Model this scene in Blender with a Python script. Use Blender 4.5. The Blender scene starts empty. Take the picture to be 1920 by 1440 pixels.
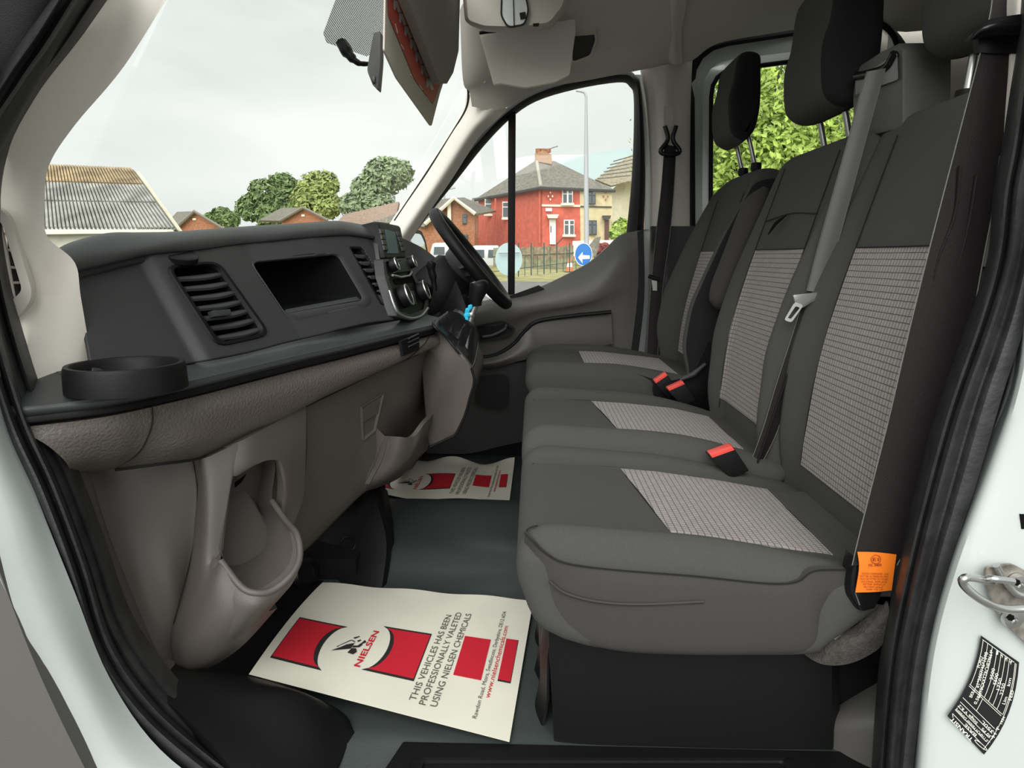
import bpy, bmesh, math, random
from mathutils import Vector as V, Euler
from mathutils.noise import noise as pnoise
random.seed(7)
sc = bpy.context.scene
COL = sc.collection
# ------------------------------------------------------------------ camera, sky, exposure
F = 1260.0
TH = math.atan(240/F); PS = math.atan(40/F*math.cos(TH))
CAM = V((0, 0, .75))
cd = bpy.data.cameras.new('camera'); cam = bpy.data.objects.new('camera', cd); COL.objects.link(cam)
cd.sensor_width = 36; cd.lens = 36*F/1920; cd.clip_start = .02; cd.clip_end = 500
cam.location = CAM; cam.rotation_euler = Euler((math.pi/2-TH, 0, PS)); sc.camera = cam
ROT = cam.rotation_euler.to_matrix()
sc.view_settings.view_transform = 'Standard'; sc.view_settings.look = 'None'
sc.view_settings.gamma = 1; sc.view_settings.use_curve_mapping = False
sc.view_settings.exposure = 0.55
w = bpy.data.worlds.new('overcast_sky'); sc.world = w; w.use_nodes = True
nt = w.node_tree; nt.nodes.clear()
wo = nt.nodes.new('ShaderNodeOutputWorld'); bg = nt.nodes.new('ShaderNodeBackground')
tc = nt.nodes.new('ShaderNodeTexCoord'); mp = nt.nodes.new('ShaderNodeMapping'); mp.inputs['Scale'].default_value = (1.2, 1.2, 4)
no = nt.nodes.new('ShaderNodeTexNoise'); no.inputs['Scale'].default_value = 1.6; no.inputs['Detail'].default_value = 4
cr = nt.nodes.new('ShaderNodeValToRGB')
cr.color_ramp.elements[0].position = .3; cr.color_ramp.elements[0].color = (.68, .74, .70, 1)
cr.color_ramp.elements[1].position = .7; cr.color_ramp.elements[1].color = (.94, .97, .93, 1)
nt.links.new(tc.outputs['Generated'], mp.inputs[0]); nt.links.new(mp.outputs[0], no.inputs['Vector'])
nt.links.new(no.outputs['Fac'], cr.inputs[0]); nt.links.new(cr.outputs[0], bg.inputs[0]); nt.links.new(bg.outputs[0], wo.inputs[0])
bg.inputs['Strength'].default_value = 0.74
sd = bpy.data.lights.new('sun', 'SUN'); sd.energy = 2.4; sd.angle = math.radians(60); sd.color = (1, .985, .96)
so = bpy.data.objects.new('sun', sd); COL.objects.link(so); so.location = (0, -2, 6)
so.rotation_euler = V((.12, .85, -.62)).to_track_quat('-Z', 'Y').to_euler()   # hazy sun behind the open passenger door

# ------------------------------------------------------------------ geometry helpers
def ray(u, v): return ROT @ V(((u-960)/F, -(v-720)/F, -1))
def P(u, v, Y): r = ray(u, v); return CAM + r*(Y/r.y)
def PZ(u, v, Z): r = ray(u, v); return CAM + r*((Z-CAM.z)/r.z)
def PX(u, v, X): r = ray(u, v); return CAM + r*(X/r.x)
def PS_(u, v, fn, lo=.5, hi=3.2):            # where the sight line meets the surface x = fn(y, z)
    r = ray(u, v)/ray(u, v).y
    g = lambda t: (CAM + r*t).x - fn((CAM+r*t).y, (CAM+r*t).z)
    n = 60; a = lo; ga = g(a); best = (abs(ga), a)
    for i in range(1, n+1):
        b = lo+(hi-lo)*i/n; gb = g(b)
        if abs(gb) < best[0]: best = (abs(gb), b)
        if ga*gb <= 0:
            for _ in range(30):
                m = (a+b)/2; gm = g(m)
                if ga*gm <= 0: b = m
                else: a = m; ga = gm
            return CAM + r*((a+b)/2)
        a, ga = b, gb
    return CAM + r*best[1]
def lerpt(tab):
    def f(y):
        if y <= tab[0][0]: return tab[0][1]
        for (a, p), (b, q) in zip(tab, tab[1:]):
            if y <= b: return p+(q-p)*(y-a)/(b-a)
        return tab[-1][1]
    return f
MATS = {}
def mat(name, col, rough=.6, metal=0, bump=0, bscale=300, spec=.5, var=0, vscale=20, emit=None, alpha=None, trans=None, coat=0, sheen=0):
    m = bpy.data.materials.new(name); m.use_nodes = True; n = m.node_tree; b = n.nodes['Principled BSDF']
    b.inputs['Base Color'].default_value = (*col, 1); b.inputs['Roughness'].default_value = rough
    b.inputs['Metallic'].default_value = metal; b.inputs['Specular IOR Level'].default_value = spec
    b.inputs['Coat Weight'].default_value = coat; b.inputs['Sheen Weight'].default_value = sheen
    t = n.nodes.new('ShaderNodeTexCoord')
    if bump:
        x = n.nodes.new('ShaderNodeTexNoise'); x.inputs['Scale'].default_value = bscale; x.inputs['Detail'].default_value = 2
        bb = n.nodes.new('ShaderNodeBump'); bb.inputs['Strength'].default_value = bump; bb.inputs['Distance'].default_value = .002
        n.links.new(t.outputs['Object'], x.inputs['Vector']); n.links.new(x.outputs['Fac'], bb.inputs['Height']); n.links.new(bb.outputs[0], b.inputs['Normal'])
    if var:
        x = n.nodes.new('ShaderNodeTexNoise'); x.inputs['Scale'].default_value = vscale; x.inputs['Detail'].default_value = 5
        r = n.nodes.new('ShaderNodeValToRGB'); r.color_ramp.elements[0].position = .3; r.color_ramp.elements[1].position = .7
        r.color_ramp.elements[0].color = tuple(c*(1-var) for c in col)+(1,); r.color_ramp.elements[1].color = tuple(min(1, c*(1+var)) for c in col)+(1,)
        n.links.new(t.outputs['Object'], x.inputs['Vector']); n.links.new(x.outputs['Fac'], r.inputs[0]); n.links.new(r.outputs[0], b.inputs['Base Color'])
    if emit: b.inputs['Emission Color'].default_value = (*col, 1); b.inputs['Emission Strength'].default_value = emit
    MATS[name] = m; return m
def mesh(name, vs, fs, m, parent=None, smooth=True, uvs=None, sharp=None):
    me = bpy.data.meshes.new(name); me.from_pydata([tuple(p) for p in vs], [], fs); me.validate(); me.update()
    if m: me.materials.append(m)
    if uvs:
        l = me.uv_layers.new(name='UVMap')
        for lp in me.loops: l.data[lp.index].uv = uvs[lp.vertex_index]
    o = bpy.data.objects.new(name, me); COL.objects.link(o); o.parent = parent
    if smooth:
        me.shade_smooth()
        me.set_sharp_from_angle(angle=math.radians(sharp or 40))
    return o
def thing(name, label=None, cat=None, group=None, kind=None, loc=None):
    o = bpy.data.objects.new(name, None); COL.objects.link(o); o.empty_display_size = .05
    return tag(o, label, cat, group, kind)
def tag(o, label=None, cat=None, group=None, kind=None):
    if label: o['label'] = label
    if cat: o['category'] = cat
    if group: o['group'] = group
    if kind: o['kind'] = kind
    return o
def cr1(pts, n):                              # Catmull-Rom resample of a polyline, n samples per span
    if len(pts) < 3:
        return [pts[0].lerp(pts[-1], i/n) for i in range(n+1)]
    o = []
    for i in range(len(pts)-1):
        p1, p2 = pts[i], pts[i+1]; p0 = pts[i-1] if i else p1*2-p2; p3 = pts[i+2] if i+2 < len(pts) else p2*2-p1
        for k in range(n):
            t = k/n; o.append(.5*((2*p1)+(p2-p0)*t+(2*p0-5*p1+4*p2-p3)*t*t+(3*p1-p0-3*p2+p3)*t**3))
    o.append(pts[-1]); return o
def crc(pts, n):                              # closed version
    o = []; N = len(pts)
    for i in range(N):
        p0, p1, p2, p3 = pts[i-1], pts[i], pts[(i+1) % N], pts[(i+2) % N]
        for k in range(n):
            t = k/n; o.append(.5*((2*p1)+(p2-p0)*t+(2*p0-5*p1+4*p2-p3)*t*t+(3*p1-p0-3*p2+p3)*t**3))
    return o
def sgrid(G, nu=6, nv=6):                     # G: rows of equal length
    R = [cr1(r, nu) if nu else r for r in G]
    if not nv: return R
    C = [cr1([r[j] for r in R], nv) for j in range(len(R[0]))]
    return [[C[j][i] for j in range(len(C))] for i in range(len(C[0]))]
def sheet(name, G, m, parent=None, th=V((0, .01, 0)), nu=6, nv=6, **k):
    """a panel of real thickness: a smooth grid, its offset copy and the closed edge"""
    G = sgrid(G, nu, nv); a, b = len(G), len(G[0]); vs = [p for r in G for p in r]; N = len(vs)
    vs += [p+th for p in vs]; fs = []
    for i in range(a-1):
        for j in range(b-1):
            q = (i*b+j, i*b+j+1, (i+1)*b+j+1, (i+1)*b+j); fs += [q, tuple(x+N for x in reversed(q))]
    ed = [j for j in range(b)]+[i*b+b-1 for i in range(1, a)]+[(a-1)*b+j for j in range(b-2, -1, -1)]+[i*b for i in range(a-2, 0, -1)]
    for x, y in zip(ed, ed[1:]+ed[:1]): fs.append((y, x, x+N, y+N))
    uv = [(p.y, p.z) for p in vs]
    return mesh(name, vs, fs, m, parent, uvs=uv, **k)
def poly(name, pts, m, parent=None, th=V((0, .01, 0)), bevel=0, smooth=True):
    """flat outline with thickness"""
    n = len(pts); bm = bmesh.new(); a = [bm.verts.new(p) for p in pts]; b = [bm.verts.new(p+th) for p in pts]
    bm.faces.new(a); bm.faces.new(b[::-1])
    for i in range(n): bm.faces.new((a[(i+1) % n], a[i], b[i], b[(i+1) % n]))
    if bevel: bmesh.ops.bevel(bm, geom=list(bm.edges), offset=bevel, segments=2, affect='EDGES', clamp_overlap=True, profile=.6)
    bmesh.ops.recalc_face_normals(bm, faces=bm.faces)
    me = bpy.data.meshes.new(name); bm.to_mesh(me); bm.free(); me.materials.append(m)
    o = bpy.data.objects.new(name, me); COL.objects.link(o); o.parent = parent
    if smooth: me.shade_smooth(); me.set_sharp_from_angle(angle=math.radians(35))
    return o
def box(name, c, s, m, parent=None, rot=(0, 0, 0), bevel=.003):
    R = Euler(rot).to_matrix(); c = V(c); x, y, z = (R @ V(a) for a in ((s[0]/2, 0, 0), (0, s[1]/2, 0), (0, 0, s[2]/2)))
    return poly(name, [c-x-y-z, c+x-y-z, c+x-y+z, c-x-y+z], m, parent, th=y*2, bevel=bevel)
def tube(name, pts, r, m, parent=None, closed=False, n=8, caps=True, flat=None):
    rs = r if isinstance(r, (list, tuple)) else [r]*len(pts); vs = []; fs = []; K = len(pts)
    prev = None
    for i, p in enumerate(pts):
        t = (pts[(i+1) % K]-pts[i-1]) if closed else (pts[min(i+1, K-1)]-pts[max(i-1, 0)])
        t = t.normalized() if t.length > 1e-9 else V((0, 0, 1))
        if prev is None:
            ax = V((0, 0, 1)) if abs(t.z) < .9 else V((1, 0, 0)); prev = t.cross(ax).normalized()
        s = (prev-t*prev.dot(t)).normalized(); prev = s; q = t.cross(s)
        for k in range(n):
            a = 2*math.pi*k/n; vs.append(p+(s*math.cos(a)+q*math.sin(a)*(flat or 1))*rs[i])
    for i in range(K if closed else K-1):
        for k in range(n):
            a = i*n+k; b = i*n+(k+1) % n; c = ((i+1) % K)*n; fs.append((a, b, c+(k+1) % n, c+k))
    if caps and not closed: fs += [tuple(range(n))[::-1], tuple((K-1)*n+k for k in range(n))]
    return mesh(name, vs, fs, m, parent, sharp=60)
def loops(name, L, m, parent=None, cap0=False, cap1=False, closed=True, **k):
    """skin between successive loops of equal length"""
    n = len(L[0]); vs = [p for l in L for p in l]; fs = []
    for i in range(len(L)-1):
        for j in range(n if closed else n-1):
            a = i*n+j; b = i*n+(j+1) % n; fs.append((a, b, b+n, a+n))
    if cap0: fs.append(tuple(range(n))[::-1])
    if cap1: fs.append(tuple((len(L)-1)*n+j for j in range(n)))
    return mesh(name, vs, fs, m, parent, **k)
def rpoly(c, r=.25, n=4):                      # pixel polygon with rounded corners (r = fraction of the shorter side)
    o = []; N = len(c)
    for i in range(N):
        p, a, b = V(c[i]), V(c[i-1]), V(c[(i+1) % N]); d = min((a-p).length, (b-p).length)*r
        s = p+(a-p).normalized()*d; e = p+(b-p).normalized()*d
        for k in range(n+1):
            t = k/n; o.append(s*(1-t)**2+p*2*t*(1-t)+e*t*t)
    return o
def smooth01(t): t = max(0, min(1, t)); return t*t*(3-2*t)
def inpoly(p, poly):
    c = False; n = len(poly)
    for i in range(n):
        a, b = poly[i], poly[i-1]
        if (a[1] > p[1]) != (b[1] > p[1]) and p[0] < (b[0]-a[0])*(p[1]-a[1])/(b[1]-a[1])+a[0]: c = not c
    return c
def lathe(name, c, prof, axis, m, parent=None, n=20, cap=True):
    ax = V(axis).normalized(); s = ax.orthogonal().normalized(); q = ax.cross(s)
    L = [[V(c)+ax*h+(s*math.cos(2*math.pi*k/n)+q*math.sin(2*math.pi*k/n))*r for k in range(n)] for r, h in prof]
    return loops(name, L, m, parent, cap0=cap, cap1=cap)
def copy_tree(o, parent=None):
    c = o.copy(); COL.objects.link(c); c.parent = parent
    for ch in list(o.children): copy_tree(ch, c)
    return c
_txt = {}
def text_verts(s, bold=0):
    if (s, bold) in _txt: return _txt[(s, bold)]
    cu = bpy.data.curves.new('t', 'FONT'); cu.body = s; cu.offset = bold; cu.resolution_u = 3; to = bpy.data.objects.new('t', cu); COL.objects.link(to)
    me = bpy.data.meshes.new_from_object(to.evaluated_get(bpy.context.evaluated_depsgraph_get()))
    vs = [v.co.copy() for v in me.vertices]; fs = [tuple(p.vertices) for p in me.polygons]
    COL.objects.unlink(to); bpy.data.objects.remove(to); bpy.data.meshes.remove(me)
    x0 = min(v.x for v in vs); x1 = max(v.x for v in vs); h = .70
    _txt[(s, bold)] = ([((v.x-x0)/(x1-x0), v.y/h) for v in vs], fs); return _txt[(s, bold)]
def text(name, s, fn, m, parent=None, bold=0):   # fn maps (0..1 along the line, 0..1 cap height) to a point
    v, f = text_verts(s, bold); return mesh(name, [fn(a, b) for a, b in v], f, m, parent, smooth=False)
def merge_texts(name, items, m, parent):
    vs = []; fs = []
    for s, fn, bold in items:
        v, f = text_verts(s, bold); k = len(vs); vs += [fn(a, b) for a, b in v]; fs += [tuple(i+k for i in q) for q in f]
    o = mesh(name, vs, fs, m, parent, smooth=False); o['kind'] = 'stuff'; return o

# ------------------------------------------------------------------ materials
M_dark = mat('dark grey grained plastic', (.038, .039, .040), .5, bump=.35, bscale=900)
M_black = mat('black plastic', (.006, .006, .0065), .5, bump=.1, bscale=500, spec=.22)
M_gloss = mat('glossy black plastic', (.008, .008, .009), .25, spec=.35)
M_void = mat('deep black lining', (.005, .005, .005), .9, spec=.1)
M_ledge = mat('satin charcoal plastic', (.045, .048, .050), .38, bump=.2, bscale=900)
M_taupe = mat('taupe moulded plastic', (.105, .092, .084), .5, bump=.25, bscale=700)
M_leather = mat('taupe leather grained plastic', (.125, .108, .097), .42, bump=.9, bscale=230)
M_greydoor = mat('mid grey moulded plastic', (.105, .101, .096), .45, bump=.2, bscale=800)
M_beige = mat('beige pillar plastic', (.66, .62, .56), .6, bump=.12, bscale=900)
M_head = mat('grey beige headlining', (.60, .57, .51), .9, bump=.25, bscale=700)
M_visor = mat('grey visor vinyl', (.26, .24, .215), .7, bump=.2, bscale=900)
M_visorb = mat('beige visor vinyl', (.80, .77, .70), .7, bump=.2, bscale=900)
M_white = mat('white body paint', (.55, .585, .58), .25, coat=.5)
M_rubber = mat('black rubber seal', (.026, .026, .027), .5, bump=.35, bscale=150, var=.35, vscale=35)
M_vinyl = mat('black vinyl floor', (.040, .048, .048), .36, bump=.18, bscale=420, spec=.8)
M_mat = mat('dark floor carpet', (.008, .008, .009), .95, bump=.5, bscale=500, spec=.1)
M_fab = mat('charcoal seat fabric', (.062, .062, .058), .95, bump=.5, bscale=1500, var=.12, vscale=600)
M_side = mat('smooth dark side fabric', (.045, .042, .041), .9, bump=.3, bscale=1200)
M_blackfab = mat('black fabric', (.008, .008, .009), .95, bump=.3, bscale=900)
M_seam = mat('black seam thread', (.006, .006, .006), .9)
M_felt = mat('grey brown felt', (.06, .055, .05), 1, bump=1, bscale=350, var=.3, vscale=120)
M_steel = mat('brushed steel', (.55, .55, .54), .3, 1)
M_rust = mat('weathered steel', (.36, .33, .29), .5, .8, var=.5, vscale=60)
M_silver = mat('silver trim', (.5, .51, .52), .3, .8)
M_red = mat('red buckle button', (.85, .09, .07), .4)
M_paper = mat('cream paper', (.80, .78, .66), .8, var=.04, vscale=9)
M_pred = mat('red print', (.60, .012, .03), .7)
M_pblk = mat('black print', (.02, .02, .018), .7)
M_ptxt = mat('dark grey print', (.10, .095, .075), .8)
M_orange = mat('orange label', (.88, .20, .01), .6)
M_otxt = mat('dark red print', (.28, .03, .005), .7)
M_belt = mat('black seat belt webbing', (.011, .009, .009), .65, bump=.4, bscale=900, spec=.3)
M_beltg = mat('grey seat belt webbing and edge highlight', (.13, .128, .12), .5, bump=.4, bscale=900)
M_lens = mat('clear lamp lens', (.75, .78, .78), .15)
M_sticker = mat('black label film', (.012, .012, .014), .3)
M_wtxt = mat('white print', (.8, .8, .72), .6)
M_cyan = mat('sky blue cloth', (.04, .55, .80), .8)
M_screen = mat('dark display glass', (.06, .09, .15), .35, spec=.35)
def insert_mat():
    m = mat('grey check seat fabric', (.20, .18, .172), .95, sheen=.1); n = m.node_tree; b = n.nodes['Principled BSDF']
    t = n.nodes.new('ShaderNodeUVMap'); br = n.nodes.new('ShaderNodeTexBrick')
    br.offset = 0; br.inputs['Scale'].default_value = 1; br.inputs['Brick Width'].default_value = .0105; br.inputs['Row Height'].default_value = .0088
    br.inputs['Mortar Size'].default_value = .0010; br.inputs['Mortar Smooth'].default_value = .5
    br.inputs['Color1'].default_value = (.34, .31, .295, 1); br.inputs['Color2'].default_value = (.30, .272, .26, 1); br.inputs['Mortar'].default_value = (.085, .076, .072, 1)
    x = n.nodes.new('ShaderNodeTexNoise'); x.inputs['Scale'].default_value = 110
    mx = n.nodes.new('ShaderNodeVectorMath'); mx.operation = 'MULTIPLY_ADD'; mx.inputs[1].default_value = (.0018, .0018, 0)
    n.links.new(t.outputs[0], x.inputs['Vector']); n.links.new(x.outputs['Color'], mx.inputs[0]); n.links.new(t.outputs[0], mx.inputs[2]); n.links.new(mx.outputs[0], br.inputs['Vector'])
    n.links.new(br.outputs['Color'], b.inputs['Base Color'])
    bb = n.nodes.new('ShaderNodeBump'); bb.inputs['Strength'].default_value = .5; bb.inputs['Distance'].default_value = .001; bb.invert = True
    n.links.new(br.outputs['Fac'], bb.inputs['Height']); n.links.new(bb.outputs[0], b.inputs['Normal']); return m
M_ins = insert_mat()
def glass_mat(name='window glass', tint=(1, 1, 1), gloss=.05):
    m = bpy.data.materials.new(name); m.use_nodes = True; n = m.node_tree; n.nodes.clear()
    o = n.nodes.new('ShaderNodeOutputMaterial'); t = n.nodes.new('ShaderNodeBsdfTransparent'); t.inputs[0].default_value = (*tint, 1)
    g = n.nodes.new('ShaderNodeBsdfGlossy'); g.inputs['Roughness'].default_value = .02; x = n.nodes.new('ShaderNodeMixShader'); x.inputs[0].default_value = gloss
    n.links.new(t.outputs[0], x.inputs[1]); n.links.new(g.outputs[0], x.inputs[2]); n.links.new(x.outputs[0], o.inputs[0]); return m
M_glass = glass_mat(gloss=.022); M_frit = None
def frit_mat():
    m = bpy.data.materials.new('dotted windscreen print'); m.use_nodes = True; n = m.node_tree; b = n.nodes['Principled BSDF']
    b.inputs['Base Color'].default_value = (.012, .012, .013, 1); b.inputs['Roughness'].default_value = .4
    t = n.nodes.new('ShaderNodeUVMap'); s = n.nodes.new('ShaderNodeTexVoronoi'); s.inputs['Scale'].default_value = 330; s.inputs['Randomness'].default_value = 0
    c = n.nodes.new('ShaderNodeMath'); c.operation = 'LESS_THAN'; c.inputs[1].default_value = .46
    n.links.new(t.outputs[0], s.inputs['Vector']); n.links.new(s.outputs['Distance'], c.inputs[0]); n.links.new(c.outputs[0], b.inputs['Alpha']); return m
M_frit = frit_mat()
def VX(p, a, b): return V((p[0]+a, p[1], p[2]+b))

# ================================================================== VAN SHELL
# ---- floor
def fz(x, y):
    h = 0
    if 1.44 < y < 1.98:      # raised tunnel between the two footwells
        t = min(1, (y-1.44)/.10, (1.98-y)/.10); t = t*t*(3-2*t); h = .045*t*(1-max(0, min(1, (x+.1)/.4))*.3)
    h += .0035*pnoise(V((x*7, y*7, 0)))*(1 if y > 1.4 else 0)
    return h - (0.0 if y > .9 else .02)
xs = [-1.0+.05*i for i in range(65)]; ys = [.84+.04*i for i in range(45)]
G = [[V((x, y, fz(x, y))) for x in xs] for y in ys]
floor = sheet('floor', G, M_vinyl, th=V((0, 0, -.03)), nu=0, nv=0); tag(floor, kind='structure')
# sill tread (near edge) with tray lip
poly('sill_plate', [V((-.24, .80, -.004)), V((.75, .80, -.004)), V((.75, .925, .003)), V((-.20, .925, .003))], M_black, floor, th=V((0, 0, -.03)), bevel=.004)
loops('tread_recess', [[PZ(u, v, -.0035) for u, v in rpoly([(760, 1425), (1500, 1425), (1540, 1500), (740, 1500)], .1)],
      [PZ(u, v, .006) for u, v in rpoly([(782, 1420), (1482, 1420), (1520, 1500), (760, 1500)], .1)],
      [PZ(u, v, .005) for u, v in rpoly([(795, 1426), (1470, 1426), (1500, 1500), (770, 1500)], .1)],
      [PZ(u, v, -.003) for u, v in rpoly([(800, 1436), (1462, 1436), (1490, 1500), (775, 1500)], .1)]], M_black, floor, cap1=True)
# wheel arch hump bottom left
G = [[P(u, v, y) for u, v, y in row] for row in [
    [(262, 1290, .83), (330, 1330, .82), (400, 1400, .80), (480, 1500, .78)],
    [(300, 1262, .88), (380, 1300, .87), (480, 1370, .85), (580, 1480, .83)],
    [(345, 1255, .95), (470, 1280, .93), (570, 1315, .92), (630, 1440, .88)],
    [(420, 1258, .99), (520, 1283, .985), (625, 1325, .965), (662, 1375, .94)],
    [(450, 1268, 1.0), (560, 1296, .99), (648, 1345, .97), (668, 1392, .945)],
    [(460, 1290, 1.0), (565, 1340, .99), (655, 1380, .97), (670, 1420, .94)]]]
sheet('wheel_arch_cover', G, M_black, floor, th=V((0, .01, -.05)))
box('footwell_carpet', (-.76, 1.45, -.002), (.545, 1.15, .01), M_mat, floor, bevel=.002)
box('tunnel_carpet', (-.62, 1.62, .025), (.42, .34, .06), M_mat, floor, bevel=.002)
box('door_sill', (-.1, 2.53, .02), (1.7, .12, .22), M_mat, floor, bevel=.02)
# dark carpet hump under the dash and the footwell heel box
box('tunnel_trim', (-.60, 1.77, .10), (.32, .36, .24), M_mat, floor, bevel=.04)
G = [[P(u, v, y) for u, v, y in row] for row in [
    [(560, 1000, 1.60), (640, 950, 1.62), (700, 915, 1.64), (722, 915, 1.72)],
    [(570, 1040, 1.53), (640, 1000, 1.55), (712, 960, 1.57), (730, 960, 1.68)],
    [(580, 1070, 1.48), (645, 1055, 1.49), (725, 1020, 1.50), (738, 1015, 1.62)],
    [(590, 1098, 1.44), (650, 1100, 1.43), (716, 1102, 1.42), (728, 1090, 1.48)]]]
sheet('footwell_moulding', G, M_black, floor, th=V((0, .03, -.02)), nu=3, nv=3)
tube('plug_ring', [P(652+14*math.cos(a), 1020+14*math.sin(a), 1.515-.012*math.sin(a)) for a in [2*math.pi*i/20 for i in range(20)]], .002, M_black, floor, closed=True, n=5)
box('firewall_carpet', (-1.0, 1.7, .35), (.06, 1.75, .75), M_mat, floor, bevel=.01)
# foot rest bulge & dark round socket below bottle holder
lathe('cap', P(570, 1075, 1.42), [(.036, 0), (.036, .01), (.026, .016), (.024, .006), (.001, .006)], (.75, -.55, .3), M_gloss, floor)

# ---- ceiling (roof lining) with cant rail
def roof_row(x): return [(.80, 1.34), (.90, 1.48), (1.2, 1.58), (1.7, 1.62), (2.1, 1.61), (2.28, 1.58), (2.36, 1.55), (2.42, 1.52)]
G = []
for x, dz in ((-.16, -.09), (-.02, -.015), (.1, .0), (.30, .004), (.36, .01), (.42, .0), (1.0, .0), (1.8, 0), (2.6, 0)):
    G.append([V((x, y, z+dz*(1 if z > 1.36 else .3))) for y, z in roof_row(x)])
ceiling = sheet('ceiling', G, M_head, th=V((0, 0, .02)), nu=3, nv=3); tag(ceiling, kind='structure')
# header above the windscreen / cant rail over the driver's door (beige)
G = [[P(u, v, y) for u, v, y in row] for row in [
    [(862, 20, 2.18), (868, 150, 2.28), (880, 172, 2.31), (885, 200, 2.33)],
    [(905, -60, 2.12), (915, 110, 2.26), (925, 165, 2.34), (940, 205, 2.38)],
    [(1000, -60, 2.12), (1005, 90, 2.27), (1010, 140, 2.36), (1012, 168, 2.42)],
    [(1100, -60, 2.12), (1100, 80, 2.27), (1100, 120, 2.36), (1105, 150, 2.42)],
    [(1200, -60, 2.12), (1200, 70, 2.27), (1200, 110, 2.36), (1203, 131, 2.42)],
    [(1262, -60, 2.12), (1262, 60, 2.27), (1262, 98, 2.36), (1266, 118, 2.42)]]]
sheet('header_lining', G, M_head, ceiling, th=V((0, .03, .02)))
# rib at the B pillar and rear rail
G = [[P(u, v, y) for u, v, y in row] for row in [
    [(1250, -40, 2.16), (1243, 20, 2.24), (1243, 60, 2.30), (1256, 118, 2.40)],
    [(1268, -40, 2.13), (1262, 20, 2.21), (1260, 60, 2.27), (1266, 122, 2.38)],
    [(1290, -40, 2.14), (1285, 20, 2.22), (1278, 60, 2.28), (1280, 118, 2.39)]]]
sheet('roof_rib', G, M_head, ceiling, th=V((0, .04, .02)))
G = [[P(u, v, y) for u, v, y in row] for row in [
    [(1275, -20, 2.18), (1272, 60, 2.30), (1268, 122, 2.42)],
    [(1310, -20, 2.20), (1308, 50, 2.30), (1300, 112, 2.42)],
    [(1350, -20, 2.20), (1350, 40, 2.30), (1345, 82, 2.42)],
    [(1450, -30, 2.20), (1450, 25, 2.30), (1450, 62, 2.42)],
    [(1560, -40, 2.20), (1560, 10, 2.30), (1560, 45, 2.42)],
    [(1640, -50, 2.20), (1640, 0, 2.30), (1640, 38, 2.42)],
    [(1720, -60, 2.20), (1710, 5, 2.30), (1700, 60, 2.42)],
    [(1900, -80, 2.20), (1900, -20, 2.30), (1900, 30, 2.42)]]]
sheet('rear_cant_rail', G, M_head, ceiling, th=V((0, .04, .02)))

# ---- windscreen and side glass
def wsx(y, z):
    c = 1-((y-1.6)/.85)**2; return -.50+.62*(z-.86)-.10*max(c, -.2)
G = [[V((wsx(y, z), y, z)) for y in (.80, 1.0, 1.3, 1.6, 1.9, 2.2, 2.40)] for z in (.70, .85, 1.05, 1.25, 1.45)]
win1 = sheet('window_1', G, M_glass, th=V((-.004, 0, .003)), nu=3, nv=2); tag(win1, kind='structure')
# dotted print patch on the glass
pp = [(640, -30), (735, -30), (722, 60), (718, 88), (688, 106), (612, 80), (606, 62)]
pts = [PS_(u, v, lambda y, z: wsx(y, z)+.004) for u, v in pp]
o = mesh('dotted_print', pts, [tuple(range(len(pts)))], M_frit, win1, smooth=False, uvs=[(p.y, p.z) for p in pts])

# ---- near A pillar trim (beige), with demister vent
G = [[P(u, v, y) for u, v, y in row] for row in [
    [(175, -40, .86), (255, -40, .90), (330, -30, .915)],
    [(88, 110, .86), (165, 130, .90), (232, 125, .915)],
    [(0, 240, .86), (85, 250, .90), (140, 235, .915)],
    [(-60, 350, .86), (30, 350, .90), (92, 310, .915)],
    [(-60, 450, .86), (30, 440, .90), (84, 378, .915)],
    [(-60, 540, .86), (40, 530, .90), (88, 442, .915)],
    [(-10, 610, .86), (70, 590, .90), (140, 492, .915)],
    [(30, 690, .86), (95, 640, .90), (152, 560, .92)],
    [(70, 775, .86), (130, 740, .90), (176, 700, .94)]]]
trim1 = sheet('trim_1', G, M_beige, th=V((-.05, .015, 0))); tag(trim1, kind='structure')
G = [[P(u, v, .90) for u, v in row] for row in [[(84, 365), (90, 372)], [(91, 385), (96, 400)], [(88, 412), (93, 430)]]]
# demister vent recess in the pillar trim
pv = lambda L, y: [P(u, v, y) for u, v in L]
vo = rpoly([(-90, 340), (20, 385), (74, 560), (10, 640), (-90, 560)], .3); v1 = rpoly([(-90, 352), (14, 395), (64, 558), (10, 622), (-90, 545)], .3)
v2 = rpoly([(-90, 372), (0, 405), (42, 545), (14, 570), (-90, 480)], .3)
loops('demister_vent', [pv(vo, .905), pv(v1, .878), pv(v2, .874), pv(v2, .90)], M_beige, trim1)
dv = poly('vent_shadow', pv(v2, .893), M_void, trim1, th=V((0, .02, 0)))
for k, (a, b) in enumerate([((-90, 420), (18, 440)), ((-90, 455), (26, 470)), ((-90, 492), (32, 502)), ((-90, 530), (38, 530))]):
    tube('slat', [P(*a, .885), P(*b, .885)], .0016, M_beige, trim1)
tube('vane', [P(-6, 400, .880), P(10, 470, .880), P(26, 566, .880)], .003, M_beige, trim1)

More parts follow.
